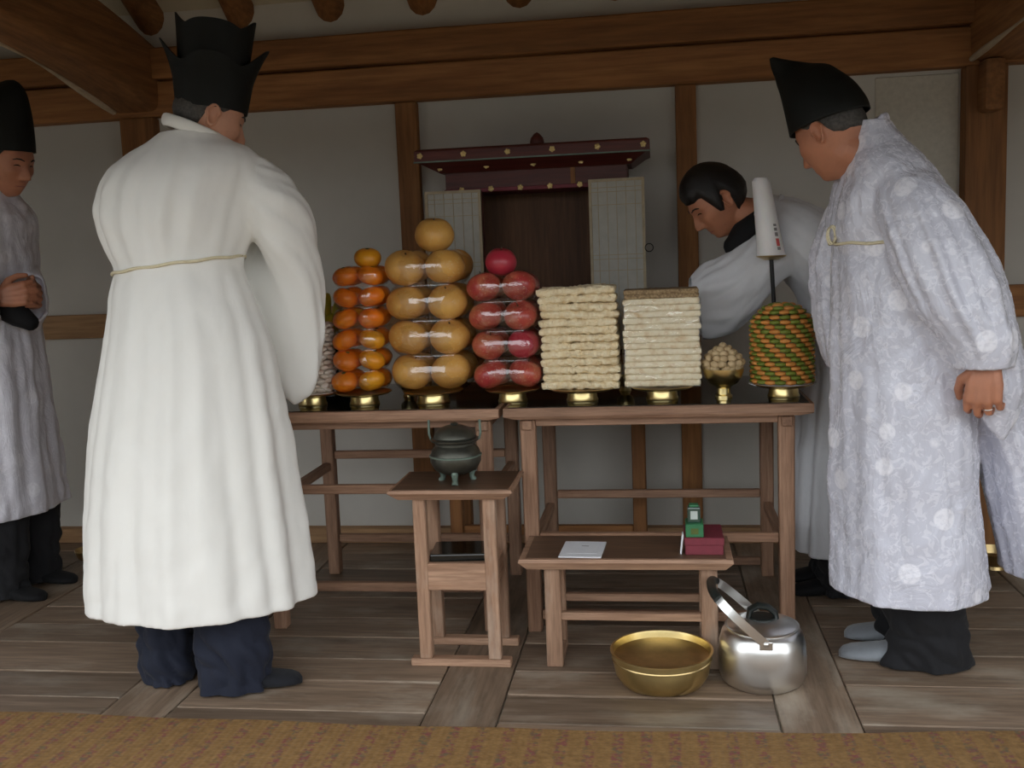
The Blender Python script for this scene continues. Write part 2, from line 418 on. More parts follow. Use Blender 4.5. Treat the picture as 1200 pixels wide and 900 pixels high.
trim(MB().span(-2.12, -1.98, WY-.06, WY+.02, 0, 1.75), 'beam_z', 'brown wall post under the curved cross beam', 'post', at=(-2.05, WY, 0))
trim(MB().span(1.098, 1.24, WY-.07, WY+.02, 0, 1.75), 'beam_z', 'thick brown wall post with bracket under the straight cross beam', 'post', at=(1.17, WY, 0))
trim(MB().span(1.135, 1.205, WY-.16, WY-.06, 1.58, 1.76), 'beam_y', 'short carved bracket block under the straight cross beam', 'bracket', at=(1.17, WY, 1.6), bevel=.02)
trim(MB().span(XL, -2.12, WY-.03, WY+.02, .873, .972), 'rail_x', 'pale brown horizontal wall rail beside the clasped-hands man', 'rail', at=(-2.9, WY, .9))
trim(MB().span(-1.98, -.995, WY-.03, WY+.02, .873, .972), 'rail_x', 'pale brown horizontal wall rail behind the cream-robed man', 'rail', at=(-1.5, WY, .9))
trim(MB().span(1.24, XR, WY-.03, WY+.02, .85, .968), 'beam_x', 'brown horizontal wall rail beyond the thick post', 'rail', at=(2.1, WY, .9))
struct(MB().span(XL, XR, WY-.045, WY+.02, 0, .062).build('baseboard_back', 'rail_x', at=(0, WY, 0), bevel=.005), 'pale brown sill board along the foot of the back wall', 'baseboard')
struct(MB().span(XL-.12, XL, 1.42, WY+.12, -.1, 3.4).build('wall_left', 'plaster', at=(XL, 2.4, 0)), 'off-white plastered side wall beyond the clasped-hands man', 'wall')
struct(MB().span(XR, XR+.12, 1.42, WY+.12, -.1, 3.4).build('wall_right', 'plaster', at=(XR, 2.4, 0)), 'off-white plastered side wall beyond the brocade-robed man', 'wall')
# --- cross beams
def cross_beam(xc, w, h, zfun, mat, label, bulge=.25):
    mb = MB(); rings = []; n = 30
    for k in range(n+1):
        y = WY+.02-(WY+.02-1.5)*k/n; z0 = zfun(y); ring = []
        for i in range(24):
            a = 2*PI*i/24; cx, sz = math.cos(a), math.sin(a)
            e = .32
            ring.append((xc + w/2*math.copysign(abs(cx)**e, cx), y, z0+h/2 + h/2*math.copysign(abs(sz)**e, sz)))
        rings.append(ring)
    mb.loft(rings); return struct(mb_named(mb, mat, (xc, 2.3, zfun(2.3))), label, 'beam')
def mb_named(mb, mat, at):
    global n_trim; n_trim += 1
    return mb.build('trim_%d' % n_trim, mat, at=at, smooth=True)
b1 = cross_beam(-2.04, .20, .27, lambda y: 1.75 + .30*(1-math.exp(-max(0, WY-y)/1.1)), 'beam_y', 'massive curved brown cross beam rising from the wall toward the front')
chip = MB()                                                     # pale hewn edge along the lower corner
chip.tube([(-2.135, y, 1.75+.30*(1-math.exp(-(WY-y)/1.1))+.012) for y in np.linspace(3.98, 2.0, 24)], [.012+.008*math.sin(k*.7) for k in range(24)], 8)
chip.build('hewn_edge', 'beam_edge', b1, smooth=True)
b2 = cross_beam(1.22, .22, .30, lambda y: 1.755 + .05*(WY-y), 'beam_y', 'straight brown cross beam above the thick post with pale hewn edge')
MB().tube([(1.115, y, 1.755+.05*(WY-y)+.012) for y in np.linspace(3.98, 2.0, 20)], [.008+.004*math.sin(k*.9) for k in range(20)], 8).build('hewn_edge', 'beam_edge', b2, smooth=True)
# --- roof: plaster ceiling on both slopes with round rafters
SL = math.tan(math.radians(33)); YR = 2.75; Z0 = 2.16
ZR = Z0 + SL*(WY-YR)
ce = MB(); YE = 1.15
for (ya, yb) in ((WY+.1, YR), (YR, YE)):
    za = ZR - SL*abs(ya-YR); zb = ZR - SL*abs(yb-YR); t = .14
    ce.add([(XL-.1, ya, za), (XR+.1, ya, za), (XR+.1, yb, zb), (XL-.1, yb, zb), (XL-.1, ya, za+t), (XR+.1, ya, za+t), (XR+.1, yb, zb+t), (XL-.1, yb, zb+t)],
           [(0, 1, 2, 3), (7, 6, 5, 4), (0, 4, 5, 1), (1, 5, 6, 2), (2, 6, 7, 3), (3, 7, 4, 0)])
ceil = struct(ce.build('ceiling', 'plaster_ceiling', at=(0, YR, ZR)), 'cream plastered roof underside between round rafters', 'ceiling')
rx = -1.98 - 4*.37
while rx < XR:
    for sgn in (1, -1):
        ys = np.linspace(0, (WY+.06-YR) if sgn > 0 else (YR-YE), 6)
        MB().tube([(rx+.01*math.sin(k+rx*9), YR+sgn*d, ZR-SL*d-.012) for k, d in enumerate(ys)], [.05+.012*k/5 for k in range(6)], 14).build('rafter', 'beam_y', ceil, smooth=True)
    rx += .37
trim(MB().span(XL, XR, YR-.1, YR+.1, ZR-.16, ZR+.02), 'beam_x', 'brown ridge beam under the roof', at=(0, YR, ZR))
trim(MB().span(XL, XR, 1.28, 1.44, 1.685, 1.86), 'beam_x', 'unseen brown front lintel set low to cut sky light at the open front', at=(0, 1.36, 1.685))  # out of view; height and position set to shape the entering sky light

# ================================================================== straw mat
mat = MB(); nx = 80
top = []
for i in range(nx+1):
    x = -3.2 + 5.6*i/nx
    e = 2.345 + .006*math.sin(x*3.1) + .004*math.sin(x*11.0) + .055*smooth01((x-.1)/1.0) + .012*smooth01((-1.2-x)/.8)
    top.append((x, e))
rings = []
for x, e in top:
    rings.append([(x, .95, 0), (x, .95, .006), (x, e-.002, .007), (x, e, .004), (x, e, .0)])
mat.loft(rings)
tag(mat.build('straw_mat', 'straw_weave', at=(0, 1.6, 0)), 'woven tan straw mat with faded red flecked stripes across the front of the floor', 'mat')

# ================================================================== offering tables
def offering_table(label, x0, x1, yf, yr, zt, legx, s_hi, s_lo, name='offering_table'):
    t = thing(name, label, 'table', ((x0+x1)/2, (yf+yr)/2, 0))
    th = .040
    tp = MB(); n = 24; rings = []                     # thick board with rounded ends
    for k in range(n+1):
        x = x0+(x1-x0)*k/n; e = min(x-x0, x1-x); d = .010 if e > .02 else .02-e*.5
        rings.append([(x, yf+d*.4, zt-th+d*.5), (x, yr, zt-th+d*.5), (x, yr, zt-.002), (x, yf+.004, zt-.002), (x, yf, zt-.010), (x, yf, zt-th+.014)])
    tp.loft(rings); tp.build('tabletop', 'table_x', t)
    MB().span(x0+.012, x1-.012, yf+.02, yr-.012, zt-.004, zt).build('lacquer_surface', 'black_lacquer', t)
    lw = .046; lf, lr = yf+.055, yr-.055
    for lx in legx:
        for ly in (lf, lr):
            MB().box((lx, ly, (zt-th)/2), (lw, lw, zt-th), taper=(.92, .92)).build('leg', 'table_z', t, bevel=.004, seg=1)
        MB().span(lx-.013, lx+.013, lf+lw/2, lr-lw/2, s_hi-.055, s_hi-.025).build('side_stretcher', 'table_y', t, bevel=.003, seg=1)
        MB().span(lx-.016, lx+.016, yf+.02, yr-.02, zt-th-.03, zt-th).build('cleat', 'table_y', t, bevel=.003, seg=1)
    for ly in (lf, lr):
        for sz in (s_hi, s_lo):
            MB().span(legx[0]+lw/2, legx[1]-lw/2, ly-.012, ly+.012, sz-.014, sz+.014).build('stretcher', 'table_x', t, bevel=.003, seg=1)
        MB().span(legx[0]+lw/2, legx[1]-lw/2, ly-.010, ly+.010, zt-th-.022, zt-th).build('apron', 'table_x', t, bevel=.002, seg=1)
    return t
TZ = .70
offering_table('reddish-brown wooden offering table carrying the mandarin and pear towers', -1.27, -.475, 2.955, 3.62, TZ, (-1.21, -.53), .448, .136)
offering_table('reddish-brown wooden offering table carrying the rice crackers and candy drum', -.462, .43, 2.955, 3.62, TZ, (-.395, .358), .295, .052)

# ================================================================== brass dishes on the tables
def brass_dish(x, y, label, r=.088, foot=.047, h=.036, cat='dish', group='brass footed dishes under the offerings'):
    t = thing('brass_dish', label, cat, (x, y, TZ), group)
    MB().lathe([(.0, 0), (foot, 0), (foot+.001, .004), (foot-.002, .010), (foot-.004, h-.010), (foot+.002, h-.004), (.0, h-.004)], (x, y, TZ), 36).build('foot', 'brass', t, smooth=True)
    MB().lathe([(0, h-.005), (foot*.9, h-.005), (r-.01, h-.003), (r, h+.003), (r-.002, h+.005), (r-.012, h), (0, h-.001)], (x, y, TZ), 40).build('plate', 'brass_dull', t, smooth=True)
    return TZ+h
FY = 3.125

def fruit_mesh(name, mat, r, sq, dimple, seed, bot=True, nu=20, nv=14):
    rg = random.Random(seed); ph = [rg.uniform(0, 6.3) for _ in range(4)]
    def fn(p, d):
        th = math.atan2(d.y, d.x); k = 1+.022*math.sin(2*th+ph[0])*math.cos(d.z*2+ph[1])+.014*math.sin(5*th+ph[2])*(1-d.z*d.z)
        q = V(p.x*k, p.y*k, p.z); rr = math.hypot(d.x, d.y)
        if d.z > 0: q.z -= dimple*math.exp(-(rr/.28)**2)
        elif bot: q.z += dimple*.8*math.exp(-(rr/.28)**2)
        return q
    me = MB().ell((0, 0, 0), (r, r, r*sq), nu, nv, fn=fn).mesh(name, smooth='all'); me.materials.append(M[mat]); return me
def stem_mesh(name, mat, pts, radii, n=6):
    me = MB().tube(pts, radii, n).mesh(name, smooth=True); me.materials.append(M[mat]); return me
PEAR = [fruit_mesh('pear', 'pear_skin', .063, .865, .010, s) for s in (1, 2, 3)]
APPLE = [fruit_mesh('apple', 'apple_skin', .0525, .835, .013, s) for s in (4, 5, 6)]
APPLE_R = fruit_mesh('apple', 'apple_crimson', .049, .92, .009, 8)
MAND = [fruit_mesh('mandarin', 'mandarin_skin', .043, .755, .005, s) for s in (9, 10, 11)]
MAND_G = [fruit_mesh('mandarin', 'mandarin_gold', .043, .755, .005, s) for s in (12, 13)]
PSTEM = stem_mesh('stem', 'stem_brown', [(0, 0, .042), (0, .001, .047), (.002, .001, .051)], [.004, .0025, .0025])
ASTEM = stem_mesh('stem', 'stem_brown', [(0, 0, .032), (.001, 0, .042), (.004, 0, .050)], [.002, .0015, .002])
MSTEM = stem_mesh('stem_button', 'stem_green', [(0, 0, .0275), (0, 0, .030), (0, 0, .031)], [.007, .006, .003], 8)
ORDN = 'first second third fourth fifth sixth seventh eighth ninth tenth eleventh twelfth thirteenth fourteenth'.split()
ORD = ('lowest', 'second', 'third', 'fourth', 'fifth', 'sixth')
def fruit_tower(kind, cx, cy, z0, layers, dx, dy, pitch, meshes, stem, left_nb, right_nb, lean=0, gold=None, top=None, shrink=0):
    rg = random.Random(hash(kind) % 97 if False else len(kind)*7)
    grp = '%s in the cellophane-wrapped tower' % kind
    for L in range(layers):
        k = 1-shrink*L
        for iy in (0, 1):
            for ix in (0, 1):
                side = left_nb if ix == 0 else right_nb
                face = 'front' if iy == 0 else 'rear'
                me = meshes[rg.randrange(len(meshes))]
                if gold and (L, ix, iy) in gold: me = gold[(L, ix, iy)]
                x = cx + (ix-.5)*2*dx*k + lean*L + rg.uniform(-.002, .002); y = cy + (iy-.5)*2*dy + rg.uniform(-.002, .002)
                o = from_mesh(kind, me, None, (x, y, z0 + pitch*(L+.5)*1.0 + rg.uniform(-.0015, .0015)), (rg.uniform(-.5, .3), rg.uniform(-.35, .35), rg.uniform(0, 6.3)), (k if shrink else 1,)*3)
                tag(o, '%s %s on the %s side, %s layer up in its wrapped tower' % (face, kind, side, ORD[L]), kind, grp)
                from_mesh(stem.name.split('.')[0], stem, o)
    if top:
        x, y, z, me, lab = top
        o = from_mesh(kind, me, None, (x, y, z), (.15, -.1, 1.0)); tag(o, lab, kind, grp); from_mesh(stem.name.split('.')[0], stem, o)
def wrap(cx, cy, z0, layers, dx, dy, R, pitch, label, lean=0, dip=.010, shrink=0, slope=0):
    mb = MB(); rings = []; n = 72; m = layers*14
    for k in range(m+1):
        t = k/m*layers; L = t-int(t) if t < layers else 1.0
        z = z0 + pitch*t
        b = abs(L-.5)*2
        g = .62*R*(1-math.sqrt(max(0, 1-(.96*b)**2))) + (.020*smooth01((t-layers+.35)/.35) if t > layers-.35 else 0)
        s = 1-shrink*max(0, t-.5); hx, hy = (dx*s+R*s+.0025-g), (dy+R+.0025-g); rc = R*s*1.0-g
        ring = []
        for i in range(n):
            a = 2*PI*(i+.5)/n
            c, sn = math.cos(a), math.sin(a); e = .62
            px = math.copysign(abs(c)**e, c); py = math.copysign(abs(sn)**e, sn)
            q = .0012*noise.noise((px*4, py*4, z*40))
            ring.append((cx+lean*(t-.5)+px*(hx+q), cy+py*(hy+q), z + slope*px*hx))
        rings.append(ring)
    mb.loft(rings, cap=False)
    return tag(mb.build('cellophane_wrap', 'cellophane', at=(cx, cy, z0), smooth='all'), label, 'wrapping film', 'clear films around the offerings')

# mandarins
zt = brass_dish(-.925, FY-.02, 'brass footed dish under the mandarin tower')
mc = (-.938, FY+.015)
fruit_tower('mandarin', mc[0], mc[1], zt+.006, 6, .0435, .042, .0655, MAND, MSTEM, 'banana', 'pear tower', lean=.0035,
            gold={(0, 1, 0): MAND_G[0], (1, 1, 0): MAND_G[1], (2, 1, 0): MAND_G[0], (3, 0, 1): MAND_G[1]}, shrink=.012,
            top=(-.898, FY+.01, zt+.006+.0655*6+.022, MAND_G[1], 'single orange mandarin crowning the wrapped mandarin tower'))
wrap(mc[0], mc[1], zt+.006, 6, .0435, .042, .043, .0655, 'clear glossy film around the mandarin tower', lean=.0035, dip=.007, shrink=.012)
# pears
zt = brass_dish(-.703, FY-.02, 'brass footed dish under the pear tower', .095, .052)
pc = (-.708, FY+.055)
fruit_tower('pear', pc[0], pc[1], zt+.006, 4, .0645, .062, .1085, PEAR, PSTEM, 'mandarin', 'apple', lean=-.0015,
            top=(-.690, FY+.05, zt+.006+.1085*4+.045, PEAR[1], 'single tan pear crowning the wrapped pear tower'))
wrap(pc[0], pc[1], zt+.006, 4, .0645, .062, .063, .1085, 'clear glossy film around the pear tower', lean=-.0015, dip=.010)
# apples
zt = brass_dish(-.452, FY-.02, 'brass footed dish under the apple tower', .085, .045)
ac = (-.463, FY+.025)
fruit_tower('apple', ac[0], ac[1], zt+.006, 4, .0535, .052, .0895, APPLE, ASTEM, 'pear', 'rice cracker', lean=-.003,
            gold={(1, 1, 0): APPLE_R}, top=(-.478, FY+.02, zt+.006+.0895*4+.028, APPLE_R, 'single crimson apple crowning the wrapped apple tower'))
wrap(ac[0], ac[1], zt+.006, 4, .0535, .052, .053, .0895, 'clear glossy film around the apple tower', lean=-.003, dip=.009)

# puffed rice cracker stack
def slab(nx, ny, sx, sy, sz, amp, seed, freq=60, edge=.006, tex=3):
    mb = MB(); zs = [-.5, -.30, .0, .30, .5]; rings = []
    per = [(-1+2*i/nx, -1) for i in range(nx)] + [(1, -1+2*i/ny) for i in range(ny)] + [(1-2*i/nx, 1) for i in range(nx)] + [(-1, 1-2*i/ny) for i in range(ny)]
    def pt(u, v, w, s=1.0):
        e = (1-math.sqrt(max(0, 1-(2*w)**2*.9)))*edge
        x = u*s*(sx/2-e); y = v*s*(sy/2-e); z = w*sz
        d = V(noise.noise((x*freq, y*freq, z*freq+seed*9)), noise.noise((x*freq+31, y*freq, z*freq+seed*9)), noise.noise((x*freq, y*freq+47, z*freq+seed*9)))
        wv = .55*amp*noise.noise((x*14, y*14, seed*3.3))
        return V(x, y, z+wv) + d*amp
    for w in zs: rings.append([pt(u, v, w) for u, v in per])
    top = [[pt(u, v, .5, s) for u, v in per] for s in (.7, .35)]
    bot = [[pt(u, v, -.5, s) for u, v in per] for s in (.35, .7)]
    mb.loft(bot+rings+top); return mb
def slab_mesh(name, mat, *a, **k):
    me = slab(*a, **k).mesh(name, smooth='all'); me.materials.append(M[mat]); return me
zt = brass_dish(-.236, FY-.03, 'brass footed dish under the puffed rice cracker stack', .1, .048)
PUFF = [slab_mesh('rice_cracker', 'rice_puff', 52, 20, .236, .15, .0225, .0062, s, freq=80, edge=.014) for s in range(4)]
rg = random.Random(3)
for k in range(13):
    o = from_mesh('rice_cracker', PUFF[k % 4], None, (-.238+rg.uniform(-.004, .004)-(.006 if k > 9 else 0), FY+.02, zt+.012+k*.0238), (0, -.012*k/13-(.02 if k == 12 else 0), rg.choice((0, PI))+rg.uniform(-.02, .02)))
    tag(o, 'cream puffed rice cracker slab, %s from the bottom of the shaggy stack' % ORDN[k], 'rice cracker', 'puffed rice crackers in the shaggy stack')
# pressed rice cake stack in film
zt = brass_dish(.005, FY-.03, 'brass footed dish under the film-wrapped rice cake stack', .095, .048)
PRS = [slab_mesh('rice_cake', 'rice_pressed', 34, 14, .226, .15, .0180, .0015, s+10, freq=120, edge=.005) for s in range(4)]
SES = [slab_mesh('rice_cake', 'sesame', 30, 14, .220, .148, .0135, .0018, s+20, freq=150, edge=.003) for s in range(2)]
z = zt+.004
for k in range(14):
    o = from_mesh('rice_cake', PRS[k % 4], None, (.008+rg.uniform(-.003, .003), FY+.02, z+.01), (0, 0, rg.choice((0, PI))+rg.uniform(-.012, .012))); z += .0188
    tag(o, 'pale pressed rice cake sheet, %s from the bottom inside the film' % ORDN[k], 'rice cake', 'pressed rice cakes in the film-wrapped stack')
for k in range(2):
    z += .0; o = from_mesh('rice_cake', SES[k], None, (.008, FY+.02, z+.007), (0, 0, rg.uniform(-.015, .015))); z += .0132
    tag(o, 'brown sesame sheet, %s of the two topping the rice cake stack' % ('lower', 'upper')[k], 'rice cake', 'pressed rice cakes in the film-wrapped stack')
mb = MB(); rings = []
for k in range(17):
    zz = zt+.002 + k/16*.262
    ring = []
    for i in range(96):
        a = 2*PI*(i+.5)/96; c, sn = math.cos(a), math.sin(a); e = .18
        px = math.copysign(abs(c)**e, c); py = math.copysign(abs(sn)**e, sn)
        q = .003*noise.noise((px*3, py*3, zz*14))
        ring.append((.008+px*(.118+q), FY+.02+py*(.080+q), zz))
    rings.append(ring)
tag(mb.loft(rings, cap=False).build('cellophane_wrap', 'cellophane', at=(.008, FY+.02, zt), smooth='all'), 'clear crinkled film around the square rice cake stack', 'wrapping film', 'clear films around the offerings')

# goblet of nuts
gx, gy = .188, FY-.02
t = thing('brass_goblet', 'wide brass goblet holding tan nuts beside the candy drum', 'goblet', (gx, gy, TZ))
MB().lathe([(0, 0), (.026, 0), (.026, .006), (.021, .010), (.020, .028), (.024, .033), (0, .033)], (gx, gy, TZ), 28).build('foot', 'brass', t, smooth=True)
MB().lathe([(0, .032), (.022, .032), (.040, .042), (.054, .060), (.060, .080), (.061, .088), (.058, .088), (.056, .078), (.045, .060), (.02, .050), (0, .048)], (gx, gy, TZ), 36).build('bowl', 'brass', t, smooth=True)
NUT = [MB().ell((0, 0, 0), (.0145, .0130, .0115), 12, 8).mesh('nut', smooth='all') for _ in range(1)]
NUT[0].materials.append(M['nut_tan'])
rg = random.Random(5); rows = [(6, .026, .098), (12, .048, .088), (12, .053, .103), (11, .044, .119), (8, .032, .132), (5, .018, .143), (1, 0, .152)]
for n, r, z in rows:
    for i in range(n):
        a = 2*PI*i/n+rg.uniform(-.1, .1)+z*30
        o = from_mesh('nut', NUT[0], None, (gx+r*math.cos(a), gy+.012+r*math.sin(a), TZ+z), (rg.uniform(-.6, .6), rg.uniform(-.6, .6), rg.uniform(0, 3)))
        tag(o, 'small tan nut heaped in the brass goblet', 'nut', 'tan nuts in the brass goblet')

# candy drum: rings of flat orange and green candies laid in a diagonal
zt = brass_dish(.362, FY-.03, 'brass footed dish under the orange and green candy drum', .088, .046)
dx0, dy0 = .362, FY+.002
t = thing('paper_drum', 'pale paper drum core standing inside the rings of coloured candies', 'drum', (dx0, dy0, zt))
MB().lathe([(0, 0), (.098, 0), (.099, .003), (.070, .004), (.066, .17), (.045, .192), (.025, .205), (0, .206)], (dx0, dy0, zt), 36).build('core', 'paper_white', t, smooth=True)
CO = MB().ell((0, 0, 0), (.0178, .0135, .0072), 12, 8).mesh('candy', smooth='all'); CO.materials.append(M['candy_orange'])
CG = MB().ell((0, 0, 0), (.0178, .0135, .0072), 12, 8).mesh('candy', smooth='all'); CG.materials.append(M['candy_green'])
NR = 18
for k in range(16):
    z = zt+.011+k*.0136; r = .0835 if k < 13 else .0835-.0028*(k-12)**2
    nn = NR if k < 14 else NR-2*(k-13)
    for i in range(nn):
        a = 2*PI*(i + .5*(k % 2))/nn; g = (i + (k+1)//2) % 2
        o = from_mesh('candy', CG if g else CO, None, (dx0+r*math.cos(a), dy0+r*math.sin(a), z), (0, 0, a+PI/2))
        tag(o, 'small flat %s candy laid in a ring around the drum' % ('green' if g else 'orange'), 'candy', '%s candies around the drum' % ('green' if g else 'orange'))
k = 0
for n, r, zz_ in ((10, .046, .2265), (6, .028, .2335), (2, .010, .236)):
    for i in range(n):
        a = 2*PI*i/n; o = from_mesh('candy', CG if i % 2 else CO, None, (dx0+r*math.cos(a), dy0+r*math.sin(a), zt+zz_), (0, 0, a+PI/2))
        tag(o, 'small flat %s candy capping the top of the drum' % ('green' if i % 2 else 'orange'), 'candy', '%s candies on top of the drum' % ('green' if i % 2 else 'orange'))

# white nut column with bananas behind
zt = brass_dish(-1.095, FY-.02, 'brass footed dish under the pale nut column beside the cream sleeve', .085, .045)
NP = MB().ell((0, 0, 0), (.0165, .013, .0078), 12, 8).mesh('pale_nut', smooth='all'); NP.materials.append(M['nut_pale'])
rg = random.Random(8); ncx, ncy = -1.095, FY+.01
t = thing('paper_column', 'pale paper core standing inside the column of pale nuts', 'column', (ncx, ncy, zt))
MB().lathe([(0, 0), (.066, 0), (.066, .003), (.050, .005), (.050, .215), (0, .216)], (ncx, ncy, zt), 28).build('core', 'nut_pale', t, smooth=True)
for k in range(15):
    for i in range(13):
        a = 2*PI*(i+.5*(k % 2))/13+rg.uniform(-.05, .05)
        o = from_mesh('pale_nut', NP, None, (ncx+.060*math.cos(a), ncy+.060*math.sin(a), zt+.012+k*.0145+rg.uniform(-.002, .002)), (rg.uniform(-.35, .35), rg.uniform(-.3, .3), a+PI/2))
        tag(o, 'pale whitish nut stacked in the round column beside the mandarins', 'nut', 'pale nuts in the stacked column')
bt = thing('banana_bunch', 'yellow-green banana bunch between the cream sleeve and the mandarins', 'bananas', (-1.10, FY+.16, TZ))
MB().lathe([(0, 0), (.075, 0), (.085, .012), (.07, .16), (.085, .185), (0, .185)], (-1.10, FY+.165, TZ), 24).build('stand', 'black_lacquer', bt, smooth=True)
for bx0, bx1, zb, zt_, yy in ((-1.150, -1.165, .925, 1.035, .0), (-1.118, -1.122, .925, 1.050, .0), (-1.086, -1.078, .925, 1.045, .0), (-1.058, -1.038, .920, 1.025, .0),
                             (-1.140, -1.152, .895, .985, -.022), (-1.104, -1.106, .895, .990, -.024), (-1.070, -1.058, .895, .980, -.022)):
    pts = []; rr = []
    for k in range(11):
        q = k/10; pts.append((bx0+(bx1-bx0)*q, FY+.165+yy-.040*math.sin(q*2.6), zb+(zt_-zb)*q))
        rr.append(.0175*(.45 if k in (0, 10) else (.85 if k in (1, 9) else 1)))
    MB().tube(pts, rr, 6).build('banana', 'banana_skin', bt, smooth='all')
MB().capsule([(-1.10, FY+.20, TZ+.19), (-1.10, FY+.19, TZ+.235)], [.03, .022], 8).build('crown_stem', 'stem_green', bt, smooth='all')

# small brass cups standing further back on the lacquer
for cx, cy, lab in ((-.822, 3.27, 'small brass cup standing between the mandarin and pear towers'), (-.112, 3.3, 'small brass cup standing behind the gap between the two rice stacks')):
    t = thing('brass_cup', lab, 'cup', (cx, cy, TZ))
    MB().lathe([(0, 0), (.020, 0), (.018, .006), (.014, .014), (0, .014)], (cx, cy, TZ), 24).build('foot', 'brass', t, smooth=True)
    MB().lathe([(0, .013), (.014, .013), (.027, .026), (.030, .048), (.028, .048), (.025, .028), (0, .018)], (cx, cy, TZ), 24).build('bowl', 'brass', t, smooth=True)

# candlestick behind the candy drum
kx, ky = .358, 3.248
t = thing('candlestick', 'black iron candlestick rising behind the candy drum', 'candlestick', (kx, ky, TZ))
MB().lathe([(0, 0), (.018, 0), (.018, .01), (.013, .025), (.012, .05), (0, .05)], (kx, ky, TZ), 24).build('base', 'iron', t, smooth=True)
MB().tube([(kx, ky, TZ+.04), (kx-.002, ky, TZ+.2), (kx-.012, ky, TZ+.405)], .0065, 10).build('rod', 'iron', t, smooth=True)
MB().lathe([(0, -.008), (.02, -.008), (.044, .002), (.046, .006), (0, .004)], (kx-.012, ky, TZ+.41), 28).build('drip_pan', 'brass_dull', t, smooth=True)
cb = TZ+.4155
t = thing('candle', 'thick white tapered candle wrapped in printed paper on the iron candlestick', 'candle', (kx-.012, ky, cb))
def candle_pt(a, s): r = .043-.016*s**.8; return (kx-.012-.030*s+r*math.cos(a), ky+r*math.sin(a), cb+.232*s)
MB().loft([[candle_pt(2*PI*i/28, s) for i in range(28)] for s in (0, .05, .2, .4, .6, .8, .97)] + [[(kx-.042+.018*math.cos(2*PI*i/28), ky+.018*math.sin(2*PI*i/28), cb+.236) for i in range(28)]]).build('wax_body', 'candle_white', t, smooth=True)
for j, (s0, s1, mt) in enumerate(((.07, .11, 'print_grey'), (.12, .22, 'print_red'), (.25, .30, 'print_grey'), (.32, .36, 'print_grey'), (.38, .41, 'print_grey'))):
    vs = []
    for s in (s0, s1):
        for a in (-1.15, -1.0, -.85):
            x, y, z = candle_pt(a, s); vs.append((x+.0008*math.cos(a), y+.0008*math.sin(a), z))
    MB().add(vs, [(0, 1, 4, 3), (1, 2, 5, 4)]).build('print_mark', mt, t)

# ================================================================== spirit cabinet on its stand
cx0, cx1, cyf, cyb = -.755, -.10, 3.72, 3.95
st = thing('cabinet_stand', 'tall dark brown wooden stand carrying the red cabinet behind the offering tables', 'stand', (-.42, 3.8, 0))
for lx in (-.775, -.085):
    for ly in (3.735, 3.915): MB().span(lx-.024, lx+.024, ly-.024, ly+.024, 0, .74).build('leg', 'beam_z', st, bevel=.003, seg=1)
MB().span(-.82, -.04, 3.69, 3.945, .74, .78).build('board', 'beam_x', st, bevel=.004)
MB().span(-.75, -.11, 3.722, 3.748, .10, .135).build('stretcher', 'beam_x', st, bevel=.002, seg=1)
cb_ = thing('spirit_cabinet', 'dark red wooden ancestral cabinet with gold-dotted cornice and open papered doors', 'cabinet', (-.42, 3.83, .78))
MB().span(cx0, cx0+.03, cyf, cyb, .78, 1.42).build('side_panel', 'cabinet_red', cb_, bevel=.002, seg=1)
MB().span(cx1-.03, cx1, cyf, cyb, .78, 1.42).build('side_panel', 'cabinet_red', cb_, bevel=.002, seg=1)
MB().span(cx0+.03, cx1-.03, cyb-.02, cyb, .80, 1.40).build('back_panel', 'cabinet_brown', cb_)
MB().span(cx0+.03, cx1-.03, cyf, cyb-.02, .78, .80).build('floor_panel', 'cabinet_brown', cb_)
MB().span(cx0+.03, cx1-.03, cyf, cyb-.02, 1.40, 1.42).build('ceiling_panel', 'cabinet_brown', cb_)
for a, b in ((-.725, -.625), (-.232, -.13)): MB().span(a, b, cyf+.004, cyf+.03, .80, 1.40).build('front_stile', 'cabinet_red', cb_, bevel=.002, seg=1)
MB().span(cx0-.0, cx1+.0, cyf-.012, cyb, 1.385, 1.455).build('frieze', 'cabinet_red', cb_, bevel=.003)
MB().span(cx0-.004, cx1+.004, cyf-.020, cyb, 1.378, 1.392).build('red_bead', 'maroon', cb_, bevel=.003)
co = MB()
def rect(x0, x1, y0, y1, z): return [(x0, y0, z), (x1, y0, z), (x1, y1, z), (x0, y1, z)]
co.loft([rect(cx0-.015, cx1+.015, cyf-.03, cyb, 1.450), rect(cx0-.075, cx1+.065, cyf-.085, cyb, 1.482), rect(cx0-.092, cx1+.082, cyf-.10, cyb, 1.488), rect(cx0-.092, cx1+.082, cyf-.10, cyb, 1.525), rect(cx0-.08, cx1+.07, cyf-.09, cyb, 1.532)])
co.build('cornice', 'cabinet_red', cb_, bevel=.003)
MB().span(cx0-.094, cx1+.084, cyf-.103, cyf-.095, 1.484, 1.489).build('cornice_strip', 'bronze_green', cb_)
MB().lathe([(0, 0), (.022, 0), (.026, .012), (.022, .028), (.010, .042), (0, .048)], (-.415, cyf-.02, 1.53), 20).build('finial', 'cabinet_red', cb_, smooth=True)
dots = [(cx0-.07+i*(cx1-cx0+.13)/5.0, cyf-.103, 1.508) for i in range(6)] + [(cx0-.01+i*(cx1-cx0+.02)/4.0, cyf-.054, 1.467) for i in range(5)] + [(cx0+.06+i*(cx1-cx0-.12)/5.0, cyf-.021, 1.388) for i in range(6)]
for i, (x, y, z) in enumerate(dots):
    d = MB()
    for q in range(5):
        a = 2*PI*q/5+.3*i; d.ell((x+.006*math.cos(a), y, z+.006*math.sin(a)), (.0052, .003, .0052), 8, 6)
    d.ell((x, y-.001, z), (.005, .003, .005), 8, 6); d.build('gold_flower', 'gold_dot', cb_, smooth='all')
